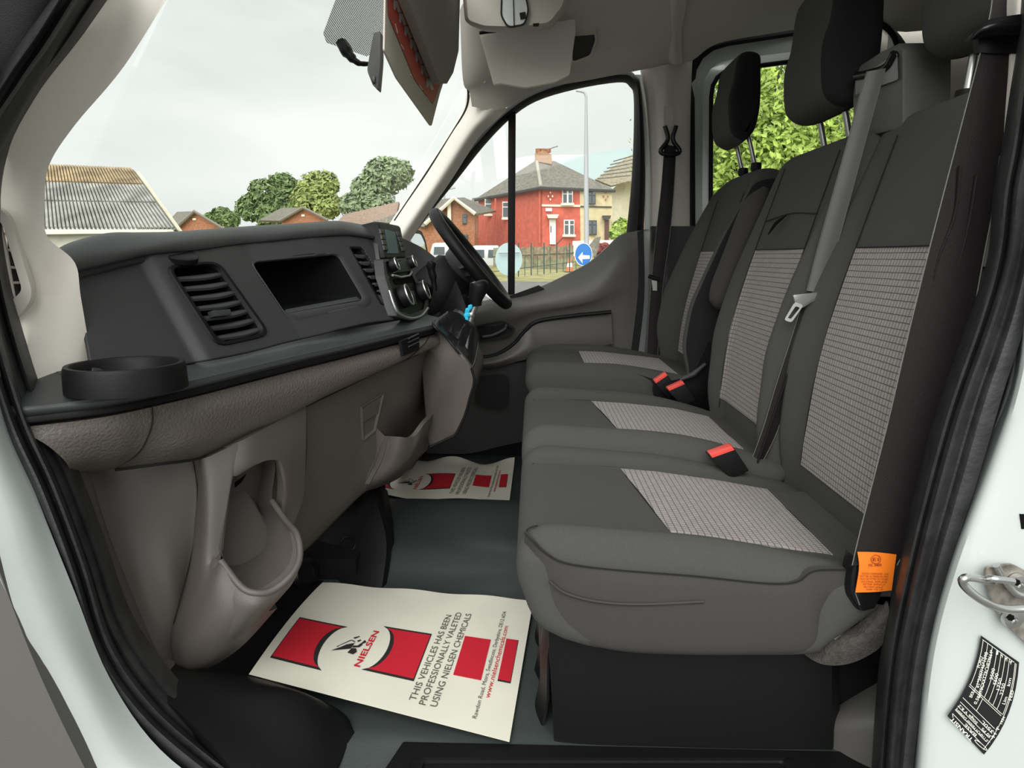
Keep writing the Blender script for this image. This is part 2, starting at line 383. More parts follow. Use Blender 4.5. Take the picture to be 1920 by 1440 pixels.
# ---- far A pillar trim
G = [[P(u, v, y) for u, v, y in row] for row in [
    [(878, 178, 2.42), (905, 180, 2.37), (930, 190, 2.37), (952, 205, 2.40)],
    [(873, 205, 2.43), (890, 212, 2.37), (908, 220, 2.355), (924, 232, 2.40)],
    [(850, 245, 2.45), (862, 246, 2.38), (880, 252, 2.36), (895, 262, 2.41)],
    [(800, 325, 2.47), (812, 327, 2.40), (830, 330, 2.38), (848, 335, 2.43)],
    [(745, 405, 2.48), (756, 409, 2.41), (775, 412, 2.39), (793, 415, 2.44)],
    [(690, 490, 2.50), (700, 494, 2.43), (718, 497, 2.41), (738, 500, 2.46)]]]
trim2 = sheet('trim_2', G, mat('lit beige pillar plastic', (.78, .74, .66), .6), th=V((-.01, .03, .01))); tag(trim2, kind='structure')  # pillar beige lightened to paint in the light from the windscreen
tube('glass_edge_strip', cr1([P(u, v, y) for u, v, y in [(872, 150, 2.40), (878, 172, 2.41), (874, 204, 2.425), (850, 246, 2.445), (799, 326, 2.465), (740, 414, 2.475)]], 5), .004, M_black, trim2)
box('rail_cap', P(908, 122, 2.32), (.06, .02, .1), M_head, trim2, rot=(0, .5, 0))

# ---- far B pillar
G = [[P(u, v, y) for u, v, y in row] for row in [
    [(1203, 128, 2.47), (1232, 124, 2.42), (1262, 118, 2.42), (1306, 108, 2.50)],
    [(1215, 200, 2.47), (1238, 200, 2.42), (1262, 200, 2.42), (1302, 200, 2.50)],
    [(1222, 330, 2.47), (1240, 330, 2.42), (1262, 330, 2.42), (1300, 330, 2.50)],
    [(1222, 440, 2.47), (1240, 440, 2.42), (1262, 440, 2.42), (1300, 440, 2.50)]]]
trim3 = sheet('trim_3', G, M_beige, th=V((0, .03, 0))); tag(trim3, kind='structure')
G = [[P(u, v, y) for u, v, y in row] for row in [
    [(1222, 424, 2.46), (1240, 424, 2.41), (1262, 424, 2.41), (1330, 424, 2.50)],
    [(1216, 600, 2.46), (1240, 600, 2.41), (1262, 600, 2.41), (1330, 600, 2.50)],
    [(1200, 760, 2.46), (1240, 760, 2.41), (1262, 760, 2.41), (1330, 760, 2.50)]]]
sheet('lower_pillar_cover', G, M_dark, trim3, th=V((0, .03, 0)))
poly('adjuster_slot', [P(1244, 200, 2.415), P(1262, 200, 2.415), P(1262, 238, 2.415), P(1244, 238, 2.415)], M_head, trim3, th=V((0, -.004, 0)))
# light grey body metal between the pillar and the two apertures
wall_far = thing('wall_right', kind='structure')
def strip(name, A, B, m, parent, y0, y1=None, th=.02, ns=5):
    y1 = y0 if y1 is None else y1
    return sheet(name, [[P(u, v, y0) for u, v in A], [P(u, v, y1) for u, v in B]], m, parent, th=V((0, th, 0)), nu=ns, nv=0)
strip('door_jamb', [(1188, 140), (1204, 300), (1207, 430), (1200, 560), (1188, 700)], [(1222, 140), (1224, 300), (1222, 430), (1218, 560), (1204, 700)], M_white, wall_far, 2.52)
# rear window body panel with opening: ring of white metal round the window
ro = rpoly([(1296, 90), (1660, 36), (1800, 240), (1800, 820), (1300, 820)], .18); ri = rpoly([(1334, 135), (1620, 98), (1690, 180), (1690, 480), (1332, 480)], .16)
rm = rpoly([(1318, 118), (1640, 78), (1745, 200), (1745, 560), (1316, 560)], .17)
loops('window_surround', [pv(ro, 2.50), pv(rm, 2.52), pv(ri, 2.50), pv(ri, 2.56)], M_white, wall_far)
loops('surround_seal', [pv(rpoly([(1290, 84), (1664, 30), (1806, 240), (1806, 824), (1292, 824)], .18), 2.50), pv(rpoly([(1290, 84), (1664, 30), (1806, 240), (1806, 824), (1292, 824)], .18), 2.485), pv(ro, 2.485), pv(rpoly([(1302, 96), (1656, 42), (1792, 244), (1792, 812), (1306, 812)], .18), 2.50)], M_black, wall_far)
tube('window_seal', [p for p in pv(ri, 2.50)], .008, M_black, wall_far, closed=True)
win2 = poly('window_2', pv(rpoly([(1334, 135), (1620, 98), (1690, 180), (1690, 480), (1332, 480)], .16), 2.53), M_glass, th=V((0, .004, 0))); tag(win2, kind='structure')
tag(poly('trim_7', [V((.60, 2.5, .0)), V((1.2, 2.5, 0)), V((1.2, 2.5, 1.6)), V((1.12, 2.5, 1.6)), V((1.12, 2.5, .45)), V((.60, 2.5, .45))], M_head, th=V((0, .03, 0))), kind='structure')
# rest of the crew cab behind the seats
tag(box('wall_back', (2.2, 1.65, .75), (.04, 1.7, 1.6), M_head), kind='structure')
for nm, y, m in (('near_side_panel', .80, M_head), ('far_side_panel', 2.52, M_head)):
    poly(nm, [V((1.15 if y > 1 else .80, y, -.1)), V((2.2, y, -.1)), V((2.2, y, 1.56)), V((1.15 if y > 1 else .80, y, 1.56))], m, wall_far, th=V((0, .02 if y > 1 else -.02, 0)))
box('grab_handle_plinth', P(1622, 85, 2.44), (.09, .03, .10), M_head, wall_far, bevel=.012)
tube('grab_handle', cr1([P(u, v, 2.41) for u, v in [(1600, 46), (1640, 40), (1672, 62), (1685, 92)]], 6), .009, M_black, wall_far)

# ---- driver's door (far side)
door = thing('door_1', kind='structure')
Yd = 2.46
fo = [(1205, 470), (1210, 330), (1203, 180), (1192, 142), (1165, 132), (1080, 145), (1000, 170), (940, 210), (890, 262), (840, 325), (780, 400), (735, 470), (700, 560)]
fi = [(1172, 470), (1186, 330), (1190, 190), (1182, 160), (1160, 152), (1080, 165), (1005, 188), (955, 222), (905, 274), (856, 336), (797, 410), (757, 470), (720, 560)]
sheet('window_frame', [[P(u, v, Yd+.02) for u, v in fo], [P(u*.6+a*.4, v*.6+b*.4, Yd-.012) for (u, v), (a, b) in zip(fo, fi)], [P(u, v, Yd+.02) for u, v in fi]], M_black, door, th=V((0, .02, 0)), nu=4, nv=2)
poly('divider_bar', [P(953, 205, Yd+.01), P(967, 198, Yd+.01), P(965, 552, Yd+.01), P(952, 556, Yd+.01)], M_black, door, th=V((0, .02, 0)), bevel=.003)
poly('window_pane', [P(u, v, Yd+.03) for u, v in [(1195, 500), (1192, 150), (1160, 140), (1080, 155), (1000, 180), (945, 215), (850, 330), (757, 460), (720, 560)]], M_glass, door, th=V((0, .004, 0)))
# white reveal right of the frame
strip('door_edge_strip', [(1193, 150), (1203, 230), (1208, 330), (1209, 430)], [(1199, 146), (1212, 230), (1216, 330), (1217, 430)], M_white, door, 2.49)
# main trim
G = [[P(u, v, y) for u, v, y in row] for row in [
    [(700, 560, 2.44), (830, 575, 2.43), (945, 556, 2.42), (1005, 541, 2.42), (1060, 516, 2.42), (1105, 492, 2.42), (1140, 462, 2.42), (1165, 440, 2.42), (1205, 431, 2.42)],
    [(700, 590, 2.42), (830, 592, 2.40), (945, 570, 2.385), (1005, 560, 2.385), (1060, 545, 2.385), (1105, 530, 2.385), (1140, 505, 2.38), (1170, 480, 2.39), (1204, 470, 2.41)],
    [(700, 620, 2.42), (830, 615, 2.40), (945, 595, 2.38), (1005, 580, 2.38), (1060, 572, 2.38), (1105, 562, 2.38), (1140, 545, 2.38), (1170, 530, 2.39), (1200, 525, 2.41)],
    [(700, 680, 2.43), (830, 680, 2.42), (930, 640, 2.41), (990, 615, 2.41), (1060, 600, 2.41), (1105, 592, 2.41), (1140, 588, 2.41), (1170, 580, 2.41), (1195, 575, 2.42)],
    [(700, 840, 2.46), (830, 820, 2.45), (900, 760, 2.45), (990, 740, 2.45), (1060, 730, 2.45), (1105, 725, 2.45), (1140, 720, 2.45), (1170, 710, 2.45), (1190, 700, 2.45)]]]
sheet('door_trim', G, M_greydoor, door, th=V((0, .03, 0)))
strip('trim_edge', [(1196, 434), (1196, 560), (1180, 700)], [(1207, 430), (1208, 560), (1192, 700)], M_black, door, 2.405)
# window switch/mirror triangle at the front of sill
poly('sill_insert', [P(u, v, 2.40) for u, v in [(952, 556), (1010, 535), (1020, 541), (965, 560)]], M_black, door, th=V((0, .01, 0)))
# armrest shelf below the black line and pocket
G = [[P(u, v, y) for u, v, y in row] for row in [
    [(880, 672, 2.36), (925, 668, 2.36), (960, 650, 2.36), (985, 622, 2.36), (1010, 604, 2.37), (1075, 594, 2.38), (1146, 588, 2.39)],
    [(880, 685, 2.33), (925, 680, 2.33), (962, 668, 2.34), (995, 650, 2.35), (1020, 640, 2.37), (1075, 635, 2.385), (1148, 630, 2.40)],
    [(880, 690, 2.36), (925, 690, 2.36), (970, 678, 2.36), (1010, 668, 2.37), (1040, 664, 2.39), (1090, 655, 2.40), (1150, 645, 2.41)]]]
sheet('armrest', G, M_greydoor, door, th=V((0, .05, 0)))
tube('accent_line', cr1([P(u, v, 2.362) for u, v in [(880, 671), (925, 667), (962, 646), (985, 620), (1010, 602), (1075, 592), (1146, 585)]], 6), .007, M_black, door)
strip('lower_panel', [(800, 695), (880, 690), (970, 680), (1150, 650)], [(800, 850), (880, 850), (970, 830), (1150, 800)], M_dark, door, 2.40, 2.46)
ps = rpoly([(890, 705), (955, 700), (952, 768), (893, 762)], .3)
loops('speaker_grille', [pv(ps, 2.40), pv(ps, 2.385), pv(rpoly([(895, 710), (950, 705), (948, 762), (898, 757)], .3), 2.385)], M_black, door, cap1=True)
# door pull
hp = rpoly([(885, 612), (945, 600), (968, 618), (955, 632), (893, 642)], .35)
loops('handle_bezel', [pv(hp, 2.395), pv(hp, 2.365), pv(rpoly([(889, 615), (942, 604), (962, 618), (951, 629), (896, 638)], .35), 2.365), pv(rpoly([(889, 615), (942, 604), (962, 618), (951, 629), (896, 638)], .35), 2.39)], M_black, door, cap1=True)
tube('door_handle', cr1([P(u, v, 2.36) for u, v in [(905, 632), (925, 628), (945, 618), (950, 608)]], 5), .006, M_ledge, door)

# ---- white outer body at the open passenger doorway (near side)
wall_near = thing('wall_left', kind='structure')
def pxgrid(rows): return [[P(u, v, y) for u, v, y in r] for r in rows]
sheet('front_door_jamb', pxgrid([
    [(-80, 640, .74), (-40, 640, .75), (-8, 640, .80)],
    [(-60, 880, .72), (-10, 840, .745), (20, 800, .79)],
    [(-10, 1060, .70), (50, 1000, .74), (80, 960, .78)],
    [(45, 1180, .70), (100, 1150, .73), (140, 1110, .77)],
    [(85, 1300, .70), (160, 1290, .73), (205, 1270, .77)],
    [(160, 1440, .70), (240, 1430, .73), (300, 1405, .77)],
    [(250, 1600, .70), (380, 1560, .73), (450, 1520, .77)]]), M_white, wall_near, th=V((-.03, .02, 0)))
sheet('wing_liner', pxgrid([
    [(-250, 900, .72), (-120, 900, .71), (-70, 860, .71)],
    [(-250, 1150, .71), (-80, 1120, .70), (-5, 1060, .70)],
    [(-250, 1300, .70), (-40, 1300, .69), (88, 1295, .695)],
    [(-250, 1600, .70), (60, 1600, .69), (240, 1600, .69)]]), M_greydoor, wall_near, th=V((0, .03, 0)))
# B pillar, white
sheet('rear_door_pillar', pxgrid([
    [(1985, -80, .80), (2020, -80, .78), (2130, -80, .77), (2330, -80, .77)],
    [(1965, 220, .79), (2000, 220, .77), (2110, 220, .755), (2310, 220, .755)],
    [(1925, 480, .79), (1960, 480, .76), (2100, 480, .74), (2300, 480, .74)],
    [(1905, 700, .79), (1930, 700, .755), (2100, 700, .74), (2300, 700, .74)],
    [(1850, 860, .79), (1880, 870, .755), (2050, 870, .74), (2300, 870, .74)],
    [(1780, 1050, .79), (1810, 1060, .75), (2000, 1060, .74), (2300, 1060, .74)],
    [(1735, 1230, .79), (1765, 1230, .75), (1950, 1240, .74), (2300, 1240, .74)],
    [(1712, 1440, .79), (1740, 1440, .75), (1900, 1440, .74), (2300, 1440, .74)],
    [(1700, 1600, .79), (1730, 1600, .75), (1900, 1600, .74), (2300, 1600, .74)]]), M_white, wall_near, th=V((.02, .04, 0)))
poly('pillar_slot', [P(u, v, .742) for u, v in [(1914, 965), (1935, 965), (1935, 992), (1916, 992)]], M_void, wall_near, th=V((0, .01, 0)))
# roof edge outer frame top-left (dark grey)
sheet('door_frame_top', pxgrid([
    [(-60, 150, .74), (-60, -80, .74), (120, -80, .74)],
    [(-60, 330, .80), (10, 170, .80), (130, -10, .80)],
    [(-60, 370, .84), (20, 208, .84), (180, -40, .84)]]), M_dark, wall_near, th=V((0, .02, 0)))
# rubber door seals: a rolled profile each
seal = thing('trim_4', kind='structure')
def seal_strip(name, A, B, ya, ym, yb, parent, m=M_rubber):
    mid = [((a[0]+b[0])/2, (a[1]+b[1])/2) for a, b in zip(A, B)]
    q1 = [(a[0]*.72+b[0]*.28, a[1]*.72+b[1]*.28) for a, b in zip(A, B)]; q3 = [(a[0]*.3+b[0]*.7, a[1]*.3+b[1]*.7) for a, b in zip(A, B)]
    G = [[P(u, v, ya) for u, v in A], [P(u, v, ym) for u, v in q1], [P(u, v, (ym+yb)/2+.012) for u, v in mid], [P(u, v, (ym+yb)/2) for u, v in q3], [P(u, v, yb) for u, v in B]]
    return sheet(name, G, m, parent, th=V((0, .02, 0)), nu=6, nv=4)
seal_strip('front_seal', [(120, -60), (50, 60), (0, 135), (-60, 240), (-80, 420), (-60, 580), (0, 795), (60, 930), (120, 1090), (168, 1245), (240, 1354), (345, 1445), (480, 1540)],
           [(215, -60), (125, 70), (45, 180), (-10, 290), (-20, 420), (15, 600), (72, 765), (130, 890), (180, 1020), (235, 1170), (330, 1300), (460, 1420), (620, 1540)], .79, .775, .86, seal)
seal_strip('rear_seal', [(1942, -60), (1932, 60), (1915, 170), (1898, 280), (1882, 360), (1872, 480), (1835, 600), (1770, 780), (1725, 940), (1690, 1100), (1662, 1260), (1648, 1445), (1645, 1560)],
           [(2000, -60), (2000, 60), (2000, 170), (1990, 260), (1975, 350), (1950, 480), (1925, 600), (1880, 740), (1836, 890), (1782, 1060), (1740, 1230), (1712, 1445), (1705, 1560)], .86, .785, .78, seal)
tag(poly('trim_5', [P(u, v, .885) for u, v in [(1905, -60), (1925, -60), (1950, 300), (1885, 290)]], M_beige, th=V((0, .015, 0))), kind='structure')
poly('pillar_cover', [P(u, v, .88) for u, v in [(1884, 290), (1950, 290), (1960, 500), (1850, 500)]], M_greydoor, seal, th=V((0, .015, 0)))
# taupe strip between seal and dash end (left)
tag(sheet('trim_6', pxgrid([
    [(128, 880, .88), (165, 885, .92)], [(178, 1010, .88), (200, 1000, .93)], [(232, 1160, .88), (240, 1100, .94)],
    [(262, 1240, .88), (300, 1235, .95)], [(292, 1289, .88), (328, 1245, .96)]]), M_taupe, th=V((-.02, .03, 0))), kind='structure')
# lower B pillar cover, grey
tag(sheet('trim_8', pxgrid([
    [(1560, 1312, 1.0), (1600, 1292, .98), (1650, 1278, .96), (1700, 1270, .95)],
    [(1532, 1345, .97), (1580, 1345, .93), (1640, 1340, .90), (1700, 1340, .88)],
    [(1529, 1400, .96), (1580, 1400, .92), (1640, 1400, .89), (1700, 1400, .87)],
    [(1527, 1520, .96), (1580, 1520, .92), (1640, 1520, .89), (1700, 1520, .87)]]), M_greydoor, th=V((.02, .05, 0))), kind='structure')

# ---- striker
st = thing('door_striker', 'bare steel door striker loop bolted to the white door pillar', 'door striker')
poly('back_plate', [P(u, v, .736) for u, v in rpoly([(1845, 1062), (1895, 1055), (1960, 1090), (1960, 1240), (1895, 1180), (1862, 1140), (1843, 1085)], .2)], M_rust, st, th=V((0, -.004, 0)), bevel=.001)
tube('loop', cr1([P(u, v, y) for u, v, y in [(1900, 1090, .70), (1855, 1085, .70), (1856, 1090, .733)]], 5), .004, M_steel, st)
tube('wire_loop', cr1([P(u, v, y) for u, v, y in [(1858, 1092, .73), (1838, 1086, .70), (1812, 1083, .68), (1806, 1095, .68), (1840, 1125, .68), (1885, 1142, .69), (1960, 1140, .69)]], 8), .0045, M_steel, st)
tube('guide_wire', cr1([P(u, v, .725) for u, v in [(1868, 1060), (1885, 1090), (1910, 1115), (1960, 1120)]], 6), .004, M_steel, st)
for u, v in ((1906, 1092), (1895, 1158)):
    bo = lathe('bolt', P(u, v, .731), [(.0001, .004), (.003, .004), (.004, .007), (.0105, .006), (.0115, .001), (.0115, 0)], (0, -1, 0), M_steel, st)
    lathe('socket', P(u, v, .7228), [(.004, 0), (.004, .001), (.0005, .001)], (0, -1, 0), M_void, bo, n=6)
# ---- VIN style plate
YS = .7385
sk = thing('data_label', 'black vehicle data sticker with white print on the white door pillar', 'sticker')
def bez(p, n=8):
    p = [V(q) for q in p]; return [p[0]*(1-t)**2+p[1]*2*t*(1-t)+p[2]*t*t for t in [i/n for i in range(n+1)]]
Lc = bez([(1840, 1192), (1830, 1275), (1777, 1343)]); Rc = bez([(1911, 1242), (1905, 1345), (1845, 1415)])
def skp(s, t): # s along the length, t across
    a = Lc[0]; i = min(7, int(s*8)); f = s*8-i; l = Lc[i].lerp(Lc[i+1], f); r = Rc[i].lerp(Rc[i+1], f); q = l.lerp(r, t); return q
sheet('label_film', [[P(*skp(i/8, t), YS) for i in range(9)] for t in (0, .5, 1)], M_sticker, sk, th=V((0, .0008, 0)), nu=0, nv=0)
def tl(s0, t0, s1, t1, hgt):   # text running along the strip from (s0,t0) to (s1,t1), letters growing sideways
    def f(a, b):
        s = s0+(s1-s0)*a; t = t0+(t1-t0)*a; q = skp(s, t); q2 = skp(min(1, s+.01), t); d = (q2-q).normalized(); n = V((d.y, -d.x))
        sgn = -1
        return P(*(q+n*sgn*hgt*b*(-1)*-1), YS-.0006)
    return f
def tc2(s0, t0, s1, t1, hgt, side):
    A = skp(s0, t0); B = skp(s1, t1); d = (B-A).normalized(); n = V((d.y, -d.x))*side
    return lambda a, b: P(*(A+(B-A)*a+n*hgt*b), YS-.0006)
items = [('FORD', tc2(.33, .12, .20, .13, 6.3, 1), .01), ('e1*2007/46*1098', tc2(.52, .24, .12, .22, 6.3, 1), .01), ('*WF0CXXTTRCHE39664*', tc2(.60, .36, .06, .34, 6.3, 1), .01),
         ('3500', tc2(.34, .46, .22, .45, 6.3, 1), .01), ('5500', tc2(.36, .56, .24, .55, 6.3, 1), .01), ('1750', tc2(.38, .66, .26, .65, 6.3, 1), .01), ('2250', tc2(.40, .76, .28, .75, 6.3, 1), .01),
         ('1', tc2(.07, .46, .03, .46, 4, 1), .01), ('2', tc2(.07, .58, .03, .58, 4, 1), .01), ('3', tc2(.07, .70, .03, .70, 4, 1), .01), ('4', tc2(.07, .82, .03, .82, 4, 1), .01),
         ('H T', tc2(.80, .97, .68, .97, 6, 1), .01), ('FED', tc2(.38, .97, .28, .97, 6, 1), .01), ('1954', tc2(.64, .97, .56, .97, 5, 1), .01), ('km', tc2(.27, .86, .19, .86, 6, 1), .01), ('Lim', tc2(.46, .87, .38, .87, 6, 1), .01),
         ('BKRA', tc2(.66, .20, .56, .20, 6, 1), .01), ('0.50', tc2(.68, .34, .58, .34, 6, 1), .01),
         ('TRANSIT', tc2(.97, .66, .97, .08, 6.5, 1), .02), ('BASE', tc2(.91, .66, .91, .36, 6, 1), .01),
         ('2.0 110PCH Panther Duratorq', tc2(.865, .95, .865, .05, 5, 1), .01), ('130 PS    Stage V 6.2', tc2(.81, .95, .81, .06, 5, 1), .01), ('350L', tc2(.755, .9, .755, .60, 6, 1), .01)]
merge_texts('print', items, M_wtxt, sk)
def seg(a, b, w=.00035):
    A = P(*skp(*a), YS-.0005); B = P(*skp(*b), YS-.0005); return A, B, w
vs = []; fs = []
def addline(a, b, n=8, w=.5):
    for i in range(n):
        p = skp(a[0]+(b[0]-a[0])*i/n, a[1]+(b[1]-a[1])*i/n); q = skp(a[0]+(b[0]-a[0])*(i+1)/n, a[1]+(b[1]-a[1])*(i+1)/n); d = (q-p).normalized(); nn = V((d.y, -d.x))*w
        k = len(vs); vs.extend([P(*(p-nn), YS-.0005), P(*(q-nn), YS-.0005), P(*(q+nn), YS-.0005), P(*(p+nn), YS-.0005)]); fs.append((k, k+1, k+2, k+3))
for t in (.06, .18, .30, .42, .53, .64, .75, .90): addline((.03, t), (.56, t))
for s in (.03, .56, .58, .73, .785, .84, .89, .94): addline((s, .04), (s, .88), 2)
addline((.58, .40), (.73, .40), 2); addline((.03, .93), (.97, .93)); addline((.94, .04), (.97, .1), 1)
mesh('rule_lines', vs, fs, M_wtxt, sk, smooth=False)
ov = [P(*(skp(.955, .84)+V((math.cos(a)*11+math.sin(a)*2.5, math.sin(a)*5.5+math.cos(a)*8))), YS-.0006) for a in [2*math.pi*k/20 for k in range(20)]]
tube('oval_emblem', ov, .0004, M_wtxt, sk, closed=True, n=4)

# ================================================================== DASHBOARD
LF = lerpt([(.80, -.64), (.84, -.585), (.88, -.548), (1.0, -.50), (1.2, -.42), (1.4, -.33), (1.6, -.24), (1.75, -.21), (2.6, -.21)])
LB = lerpt([(.80, -.62), (.87, -.595), (1.0, -.555), (1.2, -.485), (1.3, -.447), (1.45, -.352), (1.6, -.27), (1.7, -.24), (1.8, -.23), (2.6, -.23)])
D1 = lambda y, z: LB(y)-.58*(z-.575)
D2 = lambda y, z: LF(y)-.03-.35*max(0, .52-z)
p1 = lambda u, v, o=0: PS_(u, v, lambda y, z: D1(y, z)+o)
p2 = lambda u, v, o=0: PS_(u, v, lambda y, z: D2(y, z)+o)
dash = thing('dashboard', 'dark grey van dashboard with taupe lower half and centre console', 'dashboard')
# upper face built in pixel-driven rows on D1; openings cut for the two vents and the tray
top = [(137, 508), (155, 504), (200, 492), (280, 474), (370, 466), (450, 456), (520, 450), (575, 445), (620, 442), (662, 441), (700, 447)]
bot = [(172, 700), (188, 697), (225, 695), (300, 690), (390, 676), (470, 660), (535, 643), (595, 629), (645, 616), (690, 606), (738, 600)]
TT = cr1([V(a) for a in top], 22); BB = cr1([V(a) for a in bot], 22)
vent_o = rpoly([(303, 499), (405, 489), (507, 631), (402, 655)], .22); vent_i = rpoly([(315, 505), (401, 497), (492, 625), (409, 643)], .22)
tray_o = rpoly([(460, 486), (638, 470), (704, 575), (545, 609)], .16); tray_i = rpoly([(469, 494), (632, 478), (682, 563), (531, 588)], .12)
nv_o = rpoly([(650, 461), (679, 462), (750, 574), (713, 577)], .2); nv_i = rpoly([(656, 467), (676, 468), (745, 569), (716, 571)], .15)
holes = [rpoly([(309, 502), (403, 493), (500, 628), (405, 649)], .2), rpoly([(465, 490), (635, 474), (694, 569), (538, 599)], .15), rpoly([(653, 464), (677, 465), (748, 572), (714, 574)], .15)]
NR = 72; pts = {}; vs = []; fs = []
bulge = lambda t: .012*math.sin(math.pi*min(1, t*1.0))
for j in range(NR+1):
    for i in range(len(TT)):
        q = TT[i].lerp(BB[i], j/NR); 
        e = (290+(q.y-480)*.56-q.x)/44; e = smooth01(e); vs.append(p1(q.x, q.y, -.018*e)); pts[(i, j)] = q
W_ = len(TT)
for j in range(NR):
    for i in range(W_-1):
        c = (pts[(i, j)]+pts[(i+1, j+1)])/2
        if any(inpoly(c, h) for h in holes): continue
        fs.append((j*W_+i, j*W_+i+1, (j+1)*W_+i+1, (j+1)*W_+i))
up = mesh('upper_fascia', vs, fs, M_dark, dash)
so_ = up.modifiers.new('solid', 'SOLIDIFY'); so_.thickness = .006; so_.offset = 0
def on1(L, o=0): return [p1(u, v, o) for u, v in L]
def recess(name, O, I, depth, m, mb, lift=.006, parent=dash, dz=0):
    a = on1(O); b = [p+V((lift, 0, lift*.4)) for p in on1([V(x)*.75+V(y)*.25 for x, y in zip(O, I)])]; c = [p+V((lift, 0, lift*.4)) for p in on1([V(x)*.2+V(y)*.8 for x, y in zip(O, I)])]
    d = on1(I); e = [p+V((-depth, 0, dz)) for p in d]
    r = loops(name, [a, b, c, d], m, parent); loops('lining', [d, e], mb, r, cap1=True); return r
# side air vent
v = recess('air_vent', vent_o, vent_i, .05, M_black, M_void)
def vslats(par, TL, TR, BL, BR, n, m, w=.012, off=-.008, nm='slat', rise=.0035):
    for k in range(n):
        t = (k+.75)/(n+.35); a = V(TL).lerp(V(BL), t); b = V(TR).lerp(V(BR), t)
        A = p1(*a, off); B = p1(*b, off); Mi = p1(*((a+b)/2), off)
        d = V((w, 0, -rise)); up_ = V((.0008, 0, .0025))
        sheet(nm, [[A, Mi, B], [A+d*.6+up_, Mi+d+up_, B+d*.6+up_], [A+d*.9, Mi+d*1.45, B+d*.9]], m, par, th=V((-.001, 0, -.004)), nu=4, nv=2)
vslats(v, (316, 506), (400, 498), (409, 642), (490, 624), 7, M_dark)
vt = p1(412, 588, .012)
box('adjuster_tab', vt, (.016, .036, .011), M_ledge, v, rot=(0, -.25, -.45), bevel=.002)
# thumb wheel above the vent
tw = loops('vent_wheel_recess', [on1(rpoly([(284, 478), (340, 464), (392, 468), (350, 490), (300, 492)], .3)), [p+V((-.004, 0, -.002)) for p in on1(rpoly([(290, 479), (340, 467), (386, 469), (348, 487), (302, 489)], .3))]], M_black, dash, cap1=True)
lathe('thumb_wheel', p1(335, 480, -.004), [(.001, -.006), (.028, -.006), (.031, -.004), (.031, .004), (.028, .006), (.001, .006)], (.3, -.22, .95), M_black, tw, n=28)
# storage tray
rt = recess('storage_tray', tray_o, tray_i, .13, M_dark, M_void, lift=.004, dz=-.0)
a, b = p1(534, 588), p1(664, 562)
poly('tray_lip', [p1(531, 588, .001), p1(676, 562, .001), p1(668, 556, -.012), p1(536, 580, -.012)], M_ledge, rt, th=V((-.003, 0, -.006)))
# centre narrow vent and switches
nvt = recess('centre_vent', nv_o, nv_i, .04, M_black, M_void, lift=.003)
vslats(nvt, (656, 467), (676, 468), (712, 552), (731, 549), 6, M_dark, w=.008, off=-.006)
poly('switch_panel', [p1(u, v, .002) for u, v in rpoly([(713, 552), (735, 550), (746, 570), (720, 572)], .15)], M_black, dash, th=V((-.01, 0, 0)))
for a in ((717, 557, 728, 566), (730, 556, 741, 566)):
    poly('switch', [p1(a[0], a[1], .005), p1(a[2]-4, a[1], .005), p1(a[2]+2, a[3], .005), p1(a[0]+6, a[3], .005)], M_dark, dash, th=V((-.005, 0, 0)), bevel=.0008)
cap_ = loops('cup_latch', [on1(rpoly([(630, 447), (652, 444), (665, 452), (640, 458)], .3)), [p+V((-.01, 0, 0)) for p in on1(rpoly([(632, 448), (651, 446), (661, 452), (641, 456)], .3))]], M_ledge, dash, cap1=True)
# soft top pad: roll between windscreen and face
Ttop = [(106, 470), (136, 456), (200, 440), (265, 438), (330, 436), (450, 427), (560, 420), (620, 416), (645, 417), (680, 423), (701, 430)]
Tmid = [(112, 490), (142, 478), (200, 470), (275, 460), (340, 450), (450, 440), (560, 433), (620, 428), (650, 430), (682, 436), (703, 441)]
Tlow = [(118, 514), (148, 507), (200, 495), (280, 477), (370, 468), (450, 457), (520, 451), (600, 443), (650, 441), (682, 445), (704, 449)]
G = [[p1(u, v, -.19)+V((0, 0, -.02)) for u, v in Ttop], [p1(u, v, -.06)+V((0, 0, 0)) for u, v in Ttop], [p1(u, v, -.012) for u, v in Ttop], [p1(u, v, .012) for u, v in Tmid], [p1(u, v, .008) for u, v in Tlow], [p1(u, v, -.01) for u, v in Tlow]]
sheet('top_pad', G, M_dark, dash, th=V((-.01, 0, -.012)), nu=5, nv=5)
# ledge
eo = [(52, 752), (60, 768), (120, 772), (180, 766), (250, 748), (330, 728), (400, 712), (480, 690), (565, 664), (640, 640), (700, 622), (745, 610), (792, 602)]
LFp = [PS_(u, v, lambda y, z: LF(y)) for u, v in eo]
def zl(y): return lerpt([(.8, .564), (1.0, .566), (1.3, .575), (1.7, .592)])(y)
LFp = []
for y in [.795, .80, .82, .84, .87, .92, 1.0, 1.1, 1.2, 1.3, 1.4, 1.5, 1.6, 1.7]: LFp.append(V((LF(y), y, zl(y))))
LFp[0] = V((-.70, .80, .564))
LBp = [V((min(LF(max(p.y, .86)), -.56) if p.y < .9 else LB(p.y)-.02, p.y+.03, zl(p.y)+.012)) for p in LFp]
LBp = [V((LB(p.y)-.04 if p.y > .9 else -.66, max(.9, p.y+.02), zl(p.y)+.012+.018*smooth01((1.05-p.y)/.15))) for p in LFp]
LFp[1] = V((-.645, .80, .564))
eb = [p+V((-.002, 0, -.011)) for p in LFp]; ec = [p+V((-.012, .0, -.022)) for p in LFp]
sheet('shelf_ledge', [LBp, [a.lerp(b, .5) for a, b in zip(LBp, LFp)], [a.lerp(b, .95)+V((0, 0, .001)) for a, b in zip(LBp, LFp)], LFp, [p+V((.002, -.001, -.006)) for p in LFp], eb], M_ledge, dash, th=V((-.004, .004, -.006)), nu=4, nv=2)
